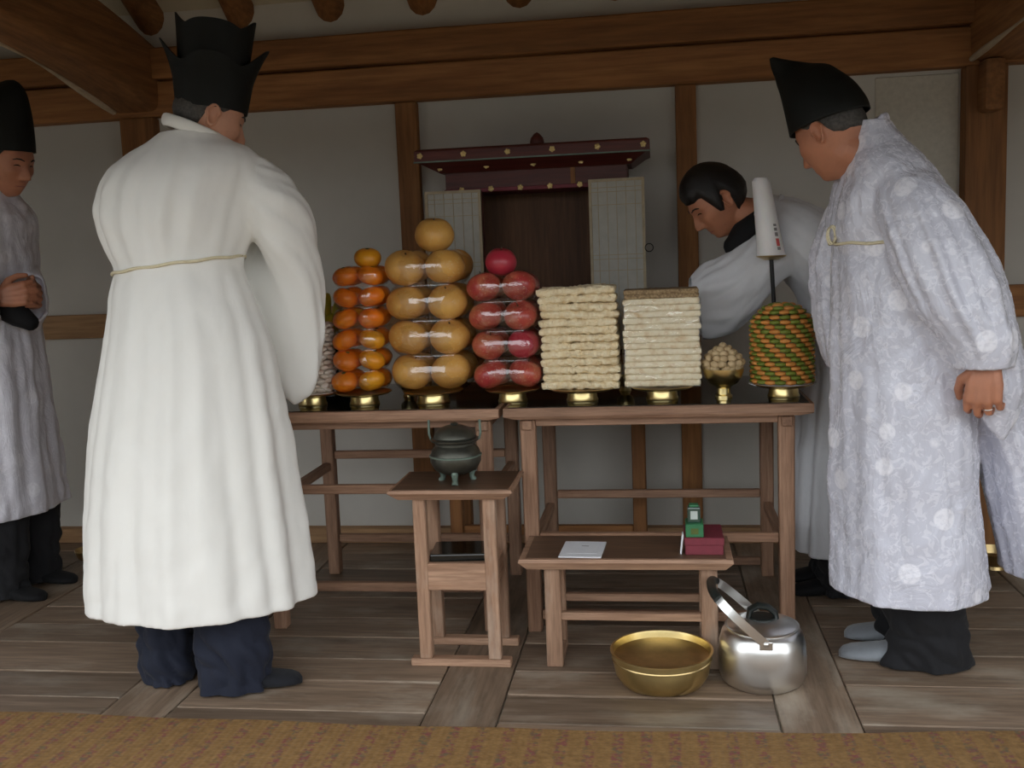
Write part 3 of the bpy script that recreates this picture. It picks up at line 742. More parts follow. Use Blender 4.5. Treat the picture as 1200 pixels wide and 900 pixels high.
MB().span(-.30, -.283, cyf-.016, cyf-.008, 1.393, 1.45).build('gold_strip', 'beam_z', cb_)
def cab_door(x0, x1, yd, z0, z1, skew, ring):
    d = MB(); R = lambda x, z, y=0: (x, yd+skew*(x-x0)+y, z)
    def slabp(xa, xb, za, zb, ya, yb):
        return MB().add([R(xa, za, ya), R(xb, za, ya), R(xb, za, yb), R(xa, za, yb), R(xa, zb, ya), R(xb, zb, ya), R(xb, zb, yb), R(xa, zb, yb)], [(3, 2, 1, 0), (4, 5, 6, 7), (0, 1, 5, 4), (1, 2, 6, 5), (2, 3, 7, 6), (3, 0, 4, 7)])
    do = slabp(x0, x1, z0, z1, 0, .012).build('door', 'door_paper', cb_)
    for a, b, c, e in ((x0, x0+.010, z0, z1), (x1-.010, x1, z0, z1), (x0+.01, x1-.01, z0, z0+.01), (x0+.01, x1-.01, z1-.010, z1)):
        slabp(a, b, c, e, -.006, .016).build('door_frame', 'lattice_wood', do)
    for i in range(1, 6):
        xx = x0+(x1-x0)*i/6; slabp(xx-.0012, xx+.0012, z0+.01, z1-.01, -.0022, 0).build('lattice_bar', 'lattice_wood', do)
    for zz in (z1-.03, z1-.045, z1-.09, (z0+z1)/2+.02, (z0+z1)/2+.035, (z0+z1)/2-.02, z0+.05): slabp(x0+.01, x1-.01, zz-.0012, zz+.0012, -.0024, 0).build('lattice_bar', 'lattice_wood', do)
    if ring:
        pts = [(x1+.012+.014*math.cos(2*PI*i/16), yd+skew*(x1-x0)-.006, 1.155+.014*math.sin(2*PI*i/16)) for i in range(17)]
        MB().tube(pts, .0016, 6).build('pull_ring', 'iron', do, smooth=True)
cab_door(-.822, -.620, 3.655, .80, 1.385, .05, False)
cab_door(-.235, -.040, 3.665, .80, 1.40, -.05, True)
t = thing('spirit_tablet', 'small white rounded ancestral tablet inside the open cabinet', 'tablet', (-.352, 3.82, .80))
MB().span(-.40, -.30, 3.78, 3.86, .80, .83).build('base', 'cabinet_brown', t, bevel=.006)
tb = []
for s in (0, .6, .85, .95, 1.0):
    w = .036*(1 if s < .7 else math.sqrt(max(.02, 1-((s-.7)/.3)**2))); tb.append([(-.352-w, 3.81, .83+.19*s), (-.352+w, 3.81, .83+.19*s), (-.352+w, 3.83, .83+.19*s), (-.352-w, 3.83, .83+.19*s)])
MB().loft(tb).build('plaque', 'paper_white', t, bevel=.002)

# ================================================================== incense table
def plank_top(x0, x1, y0, y1, zt, th, flare):
    return MB().loft([rect(x0+flare, x1-flare, y0+flare*.5, y1-flare*.5, zt-th), rect(x0, x1, y0, y1, zt-th*.3), rect(x0+.003, x1-.003, y0+.003, y1-.003, zt)])
ix0, ix1, iy0, iy1, iz = -.755, -.405, 2.690, 2.950, .515
t = thing('incense_table', 'small tall wooden incense table with one drawer and runner feet', 'table', ((ix0+ix1)/2, (iy0+iy1)/2, 0))
plank_top(ix0, ix1, iy0, iy1, iz, .028, .028).build('tabletop', 'bench_x', t)
MB().span(ix0+.012, ix1-.012, iy0+.012, iy1-.012, iz-.001, iz+.0015).build('top_panel', 'dark_top_x', t)
ilx = (-.674, -.476); ily = (2.735, 2.895)
for lx in ilx:
    for ly in ily: MB().span(lx-.018, lx+.018, ly-.016, ly+.016, .022, iz-.028).build('leg', 'bench_z', t, bevel=.003, seg=1)
    MB().span(lx-.010, lx+.010, ily[0]+.016, ily[1]-.016, .225, .295).build('side_rail', 'bench_y', t, bevel=.002, seg=1)
for ly in ily: MB().span(ilx[0]-.045, ilx[1]+.045, ly-.018, ly+.018, 0, .022).build('runner_foot', 'bench_x', t, bevel=.003, seg=1)
MB().span(ilx[0]+.016, ilx[1]-.016, ily[0]-.014, ily[0]+.004, .222, .300).build('drawer_front', 'bench_x', t, bevel=.002, seg=1)
MB().span(ilx[0]+.016, ilx[1]-.016, ily[0]+.005, ily[1]-.004, .285, .297).build('shelf', 'bench_x', t)
MB().span(ilx[0]+.016, ilx[1]-.016, ily[1]-.004, ily[1]+.012, .205, .225).build('back_rail', 'bench_x', t, bevel=.002, seg=1)
bk = MB().box((-.580, 2.815, .3085), (.160, .135, .020), Matrix.Rotation(.08, 3, 'Z')).build('lacquer_tray', 'black_lacquer', at=(-.58, 2.815, .2985), bevel=.003)
tag(bk, 'flat black lacquered box lying on the incense table shelf', 'box'); MB().box((-.580, 2.812, .319), (.150, .125, .003), Matrix.Rotation(.08, 3, 'Z')).build('lid', 'black_lacquer', bk)
# incense burner
bx, by, bz = -.578, 2.80, iz+.0015
t = thing('incense_burner', 'dark bronze tripod incense burner with domed pierced lid on the incense table', 'incense burner', (bx, by, bz))
MB().lathe([(0, .022), (.034, .024), (.060, .038), (.072, .060), (.072, .078), (.066, .096), (.055, .107), (.055, .114), (.068, .120), (.069, .125), (.05, .128), (.0, .128)], (bx, by, bz), 40).build('pot', 'bronze', t, smooth=True)
MB().lathe([(.070, .074), (.0745, .076), (.0745, .079), (.070, .081)], (bx, by, bz), 40).build('belly_band', 'bronze_green', t, smooth=True)
MB().lathe([(0, .126), (.058, .126), (.060, .130), (.056, .142), (.043, .154), (.024, .162), (.010, .164), (.011, .168), (.006, .171), (0, .172)], (bx, by, bz), 40).build('lid', 'bronze', t, smooth=True)
for j in range(9):
    a = 2*PI*j/9; MB().ell((bx+.040*math.cos(a), by+.040*math.sin(a), bz+.1515), (.005, .005, .003), 8, 6).build('lid_hole_shade', 'iron', t, smooth='all')  # dark bumps colour in the shade of pierced holes; nothing is cut
for j in range(3):
    a = -PI/2+2*PI*j/3+.1; c, s = math.cos(a), math.sin(a)
    MB().tube([(bx+.042*c, by+.042*s, bz+.046), (bx+.052*c, by+.052*s, bz+.03), (bx+.047*c, by+.047*s, bz+.012), (bx+.054*c, by+.054*s, bz)], [.012, .010, .0075, .010], 10).build('leg', 'bronze_green', t, smooth=True)
for s in (-1, 1):
    MB().tube([(bx+s*.058, by, bz+.122), (bx+s*.070, by, bz+.124), (bx+s*.074, by, bz+.140), (bx+s*.073, by, bz+.178)], .0035, 8).build('handle', 'bronze_green', t, smooth=True)

# ================================================================== low bench with papers and box
ex0, ex1, ey0, ey1, ez = -.398, .185, 2.70, 2.945, .318
t = thing('low_bench', 'low pale wooden side table holding a paper sheet and a maroon box', 'table', ((ex0+ex1)/2, (ey0+ey1)/2, 0))
plank_top(ex0, ex1, ey0, ey1, ez, .030, .022).build('tabletop', 'bench_x', t)
MB().span(ex0+.02, ex1-.02, ey0+.014, ey1-.010, ez-.001, ez+.001).build('top_panel', 'dark_top_x', t)
elx = (-.308, .120); ely = (2.745, 2.875)
for lx in elx:
    for ly in ely: MB().box((lx, ly, (ez-.03)/2), (.044, .034, ez-.03), taper=(1.04, 1)).build('leg', 'bench_z', t, bevel=.003, seg=1)
    MB().span(lx-.022, lx+.022, ely[0]+.017, ely[1]-.017, .0, .03).build('foot_rail', 'bench_y', t, bevel=.002, seg=1)
for ly, z in ((ely[0], .145), (ely[1], .155)): MB().span(elx[0]+.02, elx[1]-.02, ly-.01, ly+.01, z-.011, z+.011).build('stretcher', 'bench_x', t, bevel=.002, seg=1)
R_ = Matrix.Rotation(-.05, 3, 'Z')
pp = MB().box((-.225, 2.79, ez+.003), (.118, .150, .004), R_).build('document', 'paper_white', at=(-.225, 2.79, ez+.001), bevel=.001, seg=1)
tag(pp, 'folded pale grey paper document lying on the low bench', 'paper'); MB().box((-.222, 2.80, ez+.0054), (.085, .11, .0006), R_).build('cover_sheet', 'paper_white', pp)
MB().box((-.220, 2.815, ez+.0059), (.02, .006, .0004), R_).build('print_mark', 'print_grey', pp)
t = thing('maroon_box', 'maroon cardboard box on the low bench under a green packet', 'box', (.105, 2.80, ez+.001))
MB().span(.058, .160, 2.745, 2.885, ez+.001, ez+.040).build('box_body', 'maroon', t, bevel=.002, seg=1)
MB().span(.056, .162, 2.743, 2.887, ez+.028, ez+.049).build('lid', 'maroon', t, bevel=.002, seg=1)
t = thing('green_packet', 'small bright green packet lying on the maroon box', 'packet', (.082, 2.79, ez+.049))
MB().span(.060, .108, 2.750, 2.82, ez+.049, ez+.085).build('carton', 'packet_green', t, bevel=.002, seg=1)
MB().span(.074, .094, 2.7488, 2.750, ez+.058, ez+.074).build('emblem', 'stem_green', t)
t = thing('dark_bottle', 'small dark green glassy bottle standing on the green packet', 'bottle', (.083, 2.785, ez+.085))
MB().span(.066, .101, 2.768, 2.803, ez+.085, ez+.128).build('glass_body', 'bottle_dark', t, bevel=.004)
MB().span(.071, .096, 2.773, 2.798, ez+.128, ez+.134).build('cap', 'packet_green', t, bevel=.002)
MB().span(.074, .093, 2.7668, 2.768, ez+.095, ez+.118).build('label', 'label_pale', t)
nt_ = MB().box((.049, 2.765, ez+.030), (.004, .03, .056), Matrix.Rotation(.12, 3, 'Y')).build('paper_slip', 'paper_white', at=(.05, 2.765, ez+.001))
tag(nt_, 'small white paper slip leaning against the maroon box', 'paper')

# ================================================================== brass basin and kettle on the floor
wx, wy = -.012, 2.635
t = thing('brass_basin', 'large round polished brass basin on the floor planks beside the kettle', 'basin', (wx, wy, 0))
MB().lathe([(0, .0), (.085, .0), (.108, .010), (.123, .034), (.130, .068), (.133, .092), (.136, .094), (.136, .097), (.130, .097), (.127, .085), (.121, .042), (.105, .018), (.08, .007), (0, .006)], (wx, wy, 0), 64).build('bowl', 'brass', t, smooth=True)
MB().lathe([(.130, .072), (.1325, .074), (.1325, .077), (.131, .079)], (wx, wy, 0), 64).build('rim_groove', 'brass_dull', t, smooth=True)
qx, qy = .252, 2.665
t = thing('steel_kettle', 'shiny stainless steel kettle pot with black lid knob and raised bail handle', 'kettle', (qx, qy, 0))
MB().lathe([(0, 0), (.090, 0), (.106, .010), (.1140, .034), (.1145, .075), (.1115, .112), (.1045, .138), (.094, .150), (.085, .153), (0, .153)], (qx, qy, 0), 64).build('body', 'steel', t, smooth=True)
lid = MB().lathe([(.0, .150), (.092, .150), (.094, .154), (.088, .160), (.06, .170), (.03, .176), (0, .177)], (qx, qy, 0), 56).build('lid', 'steel', t, smooth=True)
MB().lathe([(.0925, .151), (.0965, .153), (.0965, .156), (.0925, .157)], (qx, qy, 0), 56).build('lid_rim', 'steel_bright', t, smooth=True)
MB().tube([(qx-.035, qy, .170), (qx-.030, qy, .196), (qx-.010, qy, .208), (qx+.015, qy, .204), (qx+.034, qy, .188), (qx+.038, qy, .168)], [.007, .009, .009, .009, .009, .007], 10, flat=1.6).build('lid_knob', 'black_plastic', lid, smooth=True)
MB().lathe([(0, .172), (.036, .172), (.036, .178), (0, .180)], (qx, qy, 0), 28).build('knob_base', 'black_plastic', lid, smooth=True)
for s in (-1, 1):
    lg = MB().box((qx, qy+s*.106, .137), (.034, .006, .022)).build('lug', 'steel_bright', t, bevel=.002)
    MB().ell((qx, qy+s*.111, .142), (.007, .004, .007), 12, 8).build('rivet', 'steel_bright', lg, smooth='all')
pts = []; W = .109
for k in range(31):
    a = PI*k/30; v = min(1.0, math.sin(a)**.55*1.0); u = -math.cos(a)
    pts.append((qx-.128*v, qy+W*math.copysign(abs(u)**.7, u), .142+.118*v))
hb = MB(); rings = []
ax = V(-.128, 0, .118).normalized(); nrm = V(.118, 0, .128).normalized()
for k in range(31):
    p = V(pts[k]); tg = (V(pts[min(k+1, 30)])-V(pts[max(k-1, 0)])).normalized(); b_ = tg.cross(nrm).normalized()
    rings.append([p+nrm*.0115+b_*.0015, p-nrm*.0115+b_*.0015, p-nrm*.0115-b_*.0015, p+nrm*.0115-b_*.0015])
hd = hb.loft(rings).build('bail_handle', 'steel_bright', t, smooth=True)
MB().tube([V(pts[k])+ax*.002 for k in range(9, 22)], .0125, 12).build('grip', 'black_plastic', hd, smooth=True)

# brass bowls on the floor by the back wall
for fx, fy, r, lab in ((-2.245, 3.665, .062, 'brass bowl on the floor behind the cream-robed man'), (1.14, 3.66, .075, 'brass bowl on the floor behind the brocade robe')):
    t = thing('brass_bowl', lab, 'bowl', (fx, fy, 0))
    MB().lathe([(0, 0), (r*.5, 0), (r*.46, .012), (0, .012)], (fx, fy, 0), 28).build('foot', 'brass_dull', t, smooth=True)
    MB().lathe([(0, .011), (r*.5, .012), (r*.85, .03), (r, .06), (r*.97, .062), (r*.8, .034), (0, .02)], (fx, fy, 0), 32).build('bowl', 'brass_dull', t, smooth=True)

# ================================================================== people
def frame(f, up=(0, 0, 1)):
    f = V(f).normalized(); x = f.cross(V(up)).normalized(); z = x.cross(f)
    return Matrix(((x.x, f.x, z.x), (x.y, f.y, z.y), (x.z, f.z, z.z)))       # columns: right, forward, up
def G(d, s): return math.exp(-(d/s)**2)
def head_point(p, d):
    x, y, z = p
    if z < 0:
        k = smooth01(-z/.115); x *= 1-.30*k; y = y*(1-.10*k) + .012*k
        if y < 0: y *= 1-.30*k
    front = smooth01((d.y-.1)/.5); ax = abs(x)
    y -= .010*front*G(x, .09)*smooth01((d.y-.55)/.4)                         # flatter face
    y += front*.0055*G(z-.026, .011)*G(x, .055)                              # brow ridge
    y -= front*.0095*G(ax-.033, .017)*G(z-.008, .012)                        # eye sockets
    y += front*.0050*G(ax-.033, .011)*G(z-.006, .006)                        # lids
    prof = smooth01((.022-z)/.055)*smooth01((z+.047)/.010)
    y += front*.026*prof*G(x, .0085+.006*smooth01(-z/.03))                   # nose
    y += front*.010*G(ax-.014, .007)*G(z+.035, .008)                         # nostril wings
    y += front*.006*G(ax-.050, .020)*G(z+.018, .020)                         # cheekbones
    y += front*G(x, .024)*(.0060*G(z+.060, .005)+.0060*G(z+.0715, .006)-.004*G(z+.0655, .0028))
    y += front*.010*G(x, .026)*G(z+.099, .015)                               # chin
    return V(x, y, z)
def add_head(mb, c, R, s=1.0):
    mb.ell(c, (.076*s, .096*s, .116*s), 56, 48, rot=R, fn=lambda p, d: head_point(p/s, d)*s)
    for sx in (-1, 1):                                                        # ears
        n = 26; rings = []
        for k, (rr, o) in enumerate(((.2, .003), (.55, .004), (.72, .010), (.9, .014), (1.0, .009), (.95, .000), (.6, -.006))):
            ring = []
            for i in range(n):
                a = 2*PI*i/n; yy = rr*.0185*math.cos(a)*(1.1 if math.sin(a) > 0 else .8); zz = rr*.032*math.sin(a)
                ring.append(V(c)+R@(V(sx*(.0715+o+.12*max(0, -yy)), -.012+yy, zz-.006)*s))
            rings.append(ring)
        mb.loft(rings)
LAST = {}; RINGS = []
def add_hand(mb, w, d, pn, curl=(.5, .6, .5), size=1.0, right=True, spread=.06, thumb=.7):
    """w wrist, d direction of the fingers, pn palm normal (the side fingers curl to)."""
    d = V(d).normalized(); pn = V(pn); pn = (pn-d*pn.dot(d)).normalized(); s = d.cross(pn)
    if not right: s = -s                                                       # s points to the thumb side
    w = V(w); S = size
    for off, l in ((-.030, .078), (-.010, .086), (.010, .088), (.030, .084)):
        mb.capsule([w+s*off*.5*S, w+s*off*.85*S+d*.045*S, w+s*off*S+d*l*S], [.017*S, .0165*S, .0125*S], 10)
    for off, l0, ln, r in ((.034, .084, .070, .0086), (.0115, .088, .079, .0090), (-.0115, .086, .073, .0087), (-.034, .078, .056, .0078)):
        p = w+s*off*S+d*l0*S; a = 0; pts = [p-d*.012*S, p]; rs = [r*1.1*S, r*1.12*S]
        for k, seg in enumerate((.42, .33, .25)):
            a += curl[k]*(1+.12*(off < 0)); dirv = d*math.cos(a)+pn*math.sin(a)+s*off*spread/.03
            p = p+dirv.normalized()*ln*seg*S; pts.append(p); rs.append(r*(1, .93, .80)[k]*S)
        mb.capsule(pts, rs, 10)
        if off < 0 and off > -.02: LAST['ring'] = (pts[1]*.45+pts[2]*.55, (pts[2]-pts[1]).normalized(), r*S*1.12)
    t0 = w+s*.022*S+d*.018*S; t1 = t0+(s*.75+d*.55+pn*.25).normalized()*.040*S
    t2 = t1+(s*.30+d*.85+pn*thumb).normalized()*.032*S; t3 = t2+(d*.8+pn*thumb-s*.05).normalized()*.025*S
    mb.capsule([t0, t1, t2, t3], [.016*S, .0125*S, .0108*S, .009*S], 10)
def make_body(par, mat, hc, R, J, hands, hs=1.0, tr=1.0):
    mb = MB(); hc = V(hc); add_head(mb, hc, R, hs)
    J = {k: V(v) for k, v in J.items()}
    mb.capsule([hc+R@V(0, -.018, -.060), hc*.45+J['neck']*.55+R@V(0, -.01, -.03), J['neck']], [.050, .050, .056], 16)
    mb.capsule([J['pelvis'], J['belly'], J['chest'], J['neck']-V(0, 0, .05)], [.105*tr, .100*tr, .112*tr, .070], 18)
    mb.capsule([J['sh_r'], (J['sh_r']+J['sh_l'])/2, J['sh_l']], [.048, .075, .048], 12)
    for q in 'rl':
        mb.capsule([J['sh_'+q], (J['sh_'+q]+J['el_'+q])/2, J['el_'+q]], [.046, .043, .036], 12)
        mb.capsule([J['el_'+q], (J['el_'+q]*.6+J['wr_'+q]*.4), J['wr_'+q]], [.036, .036, .023], 12)
        mb.capsule([J['hip_'+q], (J['hip_'+q]+J['kn_'+q])/2, J['kn_'+q]], [.075, .068, .050], 12)
        mb.capsule([J['kn_'+q], (J['kn_'+q]*.65+J['an_'+q]*.35), J['an_'+q]], [.050, .050, .033], 12)
        an = J['an_'+q]; to = J['to_'+q]; fd = (to-an); fd.z = 0; fd.normalize()
        mb.capsule([an-fd*.03+V(0, 0, .030-an.z), an*.4+to*.6+V(0, 0, .026-(an.z*.4+to.z*.6)), V(to.x, to.y, .022)], [.024, .022, .014], 10)
    RINGS.clear()
    for h in hands: add_hand(mb, **h); RINGS.append(LAST['ring'])
    b = remeshed(mb, 'body', mat, par, .0036, 1, .24, .4)
    return b
def surf(x, z, out=.0008):
    dz = z/.116; rr = math.sqrt(max(.01, 1-dz*dz)); k = 1-.30*smooth01(-z/.115) if z < 0 else 1
    cx = max(-.95, min(.95, x/(k*.076*rr))); d = V(cx*rr, math.sqrt(1-cx*cx)*rr, dz)
    p = head_point(V(d.x*.076, d.y*.096, d.z*.116), d); return V(p.x, p.y+out, p.z)
def face_bits(par, hc, R, s=1.0):
    hc = V(hc)
    for sx in (-1, 1):
        P = lambda x, z: hc+R@(surf(sx*x, z)*s)
        MB().tube([P(.021, .0045), P(.028, .0075), P(.036, .0070), P(.044, .0040)], [.0010, .0020, .0019, .0008], 8).build('eye', 'eye_dark', par, smooth='all')
        MB().tube([P(.015, .024), P(.027, .0285), P(.039, .0285), P(.050, .0235)], [.0018, .0028, .0025, .0012], 8).build('eyebrow', 'hair_black', par, smooth='all')
    MB().tube([hc+R@(surf(x, -.0655)*s) for x in (-.022, -.012, 0, .012, .022)], [.0010, .0026, .0030, .0026, .0010], 8).build('lips', 'lip', par, smooth='all')
def hair_cap(par, hc, R, mat, zf, zb, thick=.007, s=1.0, side=.0, dense=40):
    """hair shell: covers above a hairline that runs from zf at the brow to zb at the nape."""
    mb = MB(); rings = []; n = 48; hc = V(hc)
    for k in range(15):
        t = k/14; ring = []
        for i in range(n):
            th = 2*PI*i/n; c, sn = math.cos(th), math.sin(th)
            fr = smooth01((sn+.35)/.9); z0 = zb*(1-fr)+zf*fr
            if abs(c) > .75: z0 -= side*smooth01((abs(c)-.75)/.25)*smooth01((.55-sn)/.3)*smooth01((sn+.35)/.3)
            if abs(c) > .6: z0 += (.028-z0)*smooth01((abs(c)-.6)/.15)*G(sn+.14, .24)*(1 if z0 < .028 else 0)
            z0 += .004*noise.noise((c*14, sn*14, 3.3))
            zz = z0+(.1165-z0)*math.sin(t*PI/2)
            ph = math.asin(max(-1, min(1, zz/.1165))); d = V(math.cos(ph)*c, math.cos(ph)*sn, math.sin(ph))
            p = head_point(V(d.x*.076, d.y*.096, d.z*.116), d)
            off = thick*(.35+.65*smooth01(t*5))+.0025*noise.noise((c*9, sn*9, zz*60))
            ring.append(hc+R@((p+d*off)*s))
        rings.append(ring)
    mb.loft(rings); return mb.build('hair', mat, par, smooth='all')

WR = [0]
# ---- cloth lofts
def ring_pts(c, A, B, ra, rb, n, amp, seed, zc, kf=2.6, zk=.9, extra=None, sq=1.0):
    out = []
    for i in range(n):
        th = 2*PI*i/n; ct, st = math.cos(th), math.sin(th)
        f = noise.noise((ct*kf+seed, st*kf, zc*zk)); g = noise.noise((ct*kf*2.3, st*kf*2.3+seed, zc*zk*1.4+7))
        f = (abs(f)-.18)*1.6; o = amp*(f*1.2+g*.6)
        if extra: o += extra(th, zc)
        if WR[0]:
            q = V(c)+V(A)*ra*ct+V(B)*rb*st; o += WR[0]*((abs(noise.noise((q.x*9+q.z*5, q.y*9, q.z*8-q.x*4)))-.2)+.6*(abs(noise.noise((q.x*20-q.z*9, q.y*20, q.z*17)))-.2))
        x = math.copysign(abs(ct)**sq, ct); y = math.copysign(abs(st)**sq, st)
        out.append(V(c)+V(A)*(ra+o)*x+V(B)*(rb+o)*y)
    return out
def down_loft(mb, keys, n_r, n=96, seed=0, wall=.014, cavity=.2, extra=None, kf=2.6, zk=.9, up=False, tilt=None, sq=1.0):
    """keys: x, y, z, rx, ry, amp from the hem (first row) upward, or, when up is set, from the top down to an open cuff."""
    rows = spline(keys, n_r); X, Y = (1, 0, 0), (0, 1, 0); rings = []
    for r in rows:
        c = V(r[0], r[1], r[2])
        A, B = V(X), V(Y)
        if tilt: A = V(1, 0, tilt)
        rings.append(ring_pts(c, A, B, max(.004, r[3]), max(.004, r[4]), n, max(0, r[5]), seed, r[2], kf, zk, extra, sq))
    if up: rings = rings[::-1]; rows = rows[::-1]
    if cavity:
        c0 = V(rows[0][:3]); inner = []
        cum = [(k, (V(rows[k][:3])-c0).length) for k in range(len(rows))]
        ks = [k for k, L in cum if L <= cavity] or [0, 1]
        for k in ks[::-1]:
            cc = sum(rings[k], V(0, 0, 0))/n
            inner.append([p+(cc-p).normalized()*wall for p in rings[k]])
        rings = inner+rings
    mb.loft(rings)
def hang_loft(mb, keys, n_r, n=72, seed=0, wall=.012, cavity=.12, kf=2.2, zk=1.0):
    """keys: x, y, z, half width, half height, amp from the shoulder to the open cuff; rings stand upright across the arm."""
    rows = spline(keys, n_r); rings = []
    for k, r in enumerate(rows):
        a, b = rows[max(0, k-1)], rows[min(len(rows)-1, k+1)]
        t = V(b[0]-a[0], b[1]-a[1], 0)
        t = t.normalized() if t.length > 1e-5 else V(1, 0, 0)
        A = t.cross(V(0, 0, 1))
        rings.append(ring_pts(V(r[:3]), A, (0, 0, 1), max(.004, r[3]), max(.004, r[4]), n, max(0, r[5]), seed, k*.05, kf, zk))
    rings = rings[::-1]; rows = rows[::-1]; c0 = V(rows[0][:3])
    ks = [k for k in range(len(rows)) if (V(rows[k][:3])-c0).length <= cavity] or [0, 1]
    inner = []
    for k in ks[::-1]:
        cc = sum(rings[k], V(0, 0, 0))/n; inner.append([p+(cc-p).normalized()*min(wall, .6*(cc-p).length) for p in rings[k]])
    mb.loft(inner+rings)
def trouser(par, mat, keys, seed):
    mb = MB(); rows = spline(keys, 60); rings = []
    for r in rows:
        ring = []
        for i in range(64):
            th = 2*PI*i/64; c, s = math.cos(th), math.sin(th); low = smooth01((.30-r[2])/.2)
            o = .008*noise.noise((c*1.5+seed, s*1.5, r[2]*4))+low*.034*(abs(noise.noise((c*1.3, s*1.3+seed, r[2]*17+1.5*c+.8*s)))-.22)+.014*(abs(noise.noise((c*2.5+seed, s*2.5, r[2]*5)))-.2)
            ring.append(V(r[0]+c*(r[3]+o), r[1]+s*(r[4]+o), r[2]))
        rings.append(ring)
    inner = [[p+(V(rows[k][:3])-p).normalized()*.006 for p in rings[k]] for k in (9, 5, 0)]
    mb.loft(inner+rings); return mb.build('trouser_leg', mat, par, smooth='all')
def sock(par, mat, heel, toe, h=.075, w=.046, nm='sock'):
    heel, toe = V(heel), V(toe); L = (toe-heel).length; f = (toe-heel).normalized(); s = V(-f.y, f.x, 0); mb = MB(); rings = []
    for t, hw, hh in ((0, .30, .55), (.04, .62, .85), (.12, .76, 1.0), (.25, .80, 1.0), (.42, .84, .80), (.60, .96, .60), (.76, 1.0, .48), (.88, .88, .42), (.96, .62, .34), (1, .25, .2)):
        c = heel+f*L*t; ring = []
        for i in range(24):
            a = 2*PI*i/24; z = math.sin(a); x = math.cos(a)
            ring.append(c+s*x*w*hw+V(0, 0, h*hh*(.5+.5*math.copysign(abs(z)**.8, z)) if z > -.98 else 0))
        rings.append(ring)
    mb.loft(rings); return mb.build(nm, mat, par, smooth='all')
def cord_ring(par, c, rx, ry, z, tilt, r=.0042, n=72, seedoff=0, rob=None):
    pts = [(c[0]+rx*math.cos(2*PI*i/n), c[1]+ry*math.sin(2*PI*i/n), z+tilt*rx*math.cos(2*PI*i/n)+.0015*math.sin(i*.9)) for i in range(n+1)]
    return MB().tube(pts, r, 8).build('waist_cord', 'cord', par, smooth='all')
def cone_hat(par, hc, R, rows, mat='horsehair', n=40, s=1.0):
    """rows: z, y centre, ry, rx in head space."""
    hc = V(hc); rows2 = spline(rows, 28); rings = []
    for r in rows2:
        rings.append([hc+R@(V(max(.002, r[3])*math.cos(2*PI*i/n), r[1]+max(.002, r[2])*math.sin(2*PI*i/n), r[0])*s) for i in range(n)])
    inner = [[hc+R@(V((r[3]-.004)*math.cos(2*PI*i/n), r[1]+(r[2]-.004)*math.sin(2*PI*i/n), r[0])*s) for i in range(n)] for r in (rows2[4], rows2[0])]
    return MB().loft(inner+rings).build('hat', mat, par, smooth='all')

WR[0] = .008
# ---------------------------------------------------------------- man in the cream robe, seen from behind
pa = thing('person', 'person in a plain cream robe and tall peaked black hat reaching toward the nuts', 'person', (-1.28, 2.6, 0), None)
hcA = V(-1.190, 2.70, 1.548); RA = frame((.74, .60, -.36))
JA = dict(pelvis=(-1.28, 2.62, .86), belly=(-1.28, 2.63, 1.04), chest=(-1.27, 2.65, 1.26), neck=(-1.23, 2.67, 1.44), sh_r=(-1.12, 2.68, 1.36), sh_l=(-1.40, 2.66, 1.37),
          el_r=(-1.025, 2.745, 1.19), wr_r=(-1.035, 2.79, 1.04), el_l=(-1.44, 2.80, 1.16), wr_l=(-1.20, 2.97, 1.05),
          hip_r=(-1.19, 2.62, .82), hip_l=(-1.37, 2.62, .82), kn_r=(-1.18, 2.60, .44), kn_l=(-1.385, 2.62, .44), an_r=(-1.17, 2.56, .07), an_l=(-1.385, 2.60, .07), to_r=(-1.06, 2.583, .02), to_l=(-1.35, 2.70, .02))
make_body(pa, 'skin_pale', hcA, RA, JA, [dict(w=(-1.035, 2.79, 1.03), d=(0, .05, -1), pn=(-.3, .9, 0), right=True, size=.9), dict(w=(-1.20, 2.97, 1.05), d=(.5, .8, -.2), pn=(.2, 0, -1), right=False)])
face_bits(pa, hcA, RA)
hair_cap(pa, hcA, RA, 'hair_grey', .045, -.045, .005)
mb = MB()
def strip(th, z):
    if z > 1.12 or z < .2: return 0
    a = (th - (-1.02 - .10*(1.1-z))); return .009*smooth01((a+.13)/.02)*smooth01((.05-a)/.02)
down_loft(mb, [(-1.286, 2.605, .232, .306, .235, .030), (-1.288, 2.605, .36, .300, .225, .029), (-1.288, 2.61, .50, .288, .215, .026), (-1.283, 2.62, .72, .262, .195, .021), (-1.273, 2.63, .95, .222, .170, .014), (-1.283, 2.64, 1.10, .184, .150, .008), (-1.285, 2.645, 1.155, .174, .142, .003),
               (-1.286, 2.65, 1.20, .188, .152, .014), (-1.284, 2.655, 1.28, .214, .165, .020), (-1.272, 2.665, 1.355, .224, .165, .016), (-1.256, 2.67, 1.415, .212, .145, .010), (-1.243, 2.675, 1.46, .165, .115, .006), (-1.243, 2.67, 1.485, .115, .090, .003), (-1.236, 2.672, 1.510, .080, .074, .001)], 90, 160, seed=3, extra=strip, kf=2.3, zk=.55)
hang_loft(mb, [(-1.16, 2.665, 1.36, .09, .09, .0), (-1.085, 2.69, 1.335, .090, .118, .006), (-1.050, 2.705, 1.275, .112, .155, .010), (-1.038, 2.735, 1.185, .120, .210, .012), (-1.038, 2.785, 1.05, .104, .280, .012), (-1.035, 2.84, 1.01, .080, .25, .010), (-1.03, 2.88, 1.01, .060, .20, .01)], 46, seed=5, cavity=.04, wall=.02)
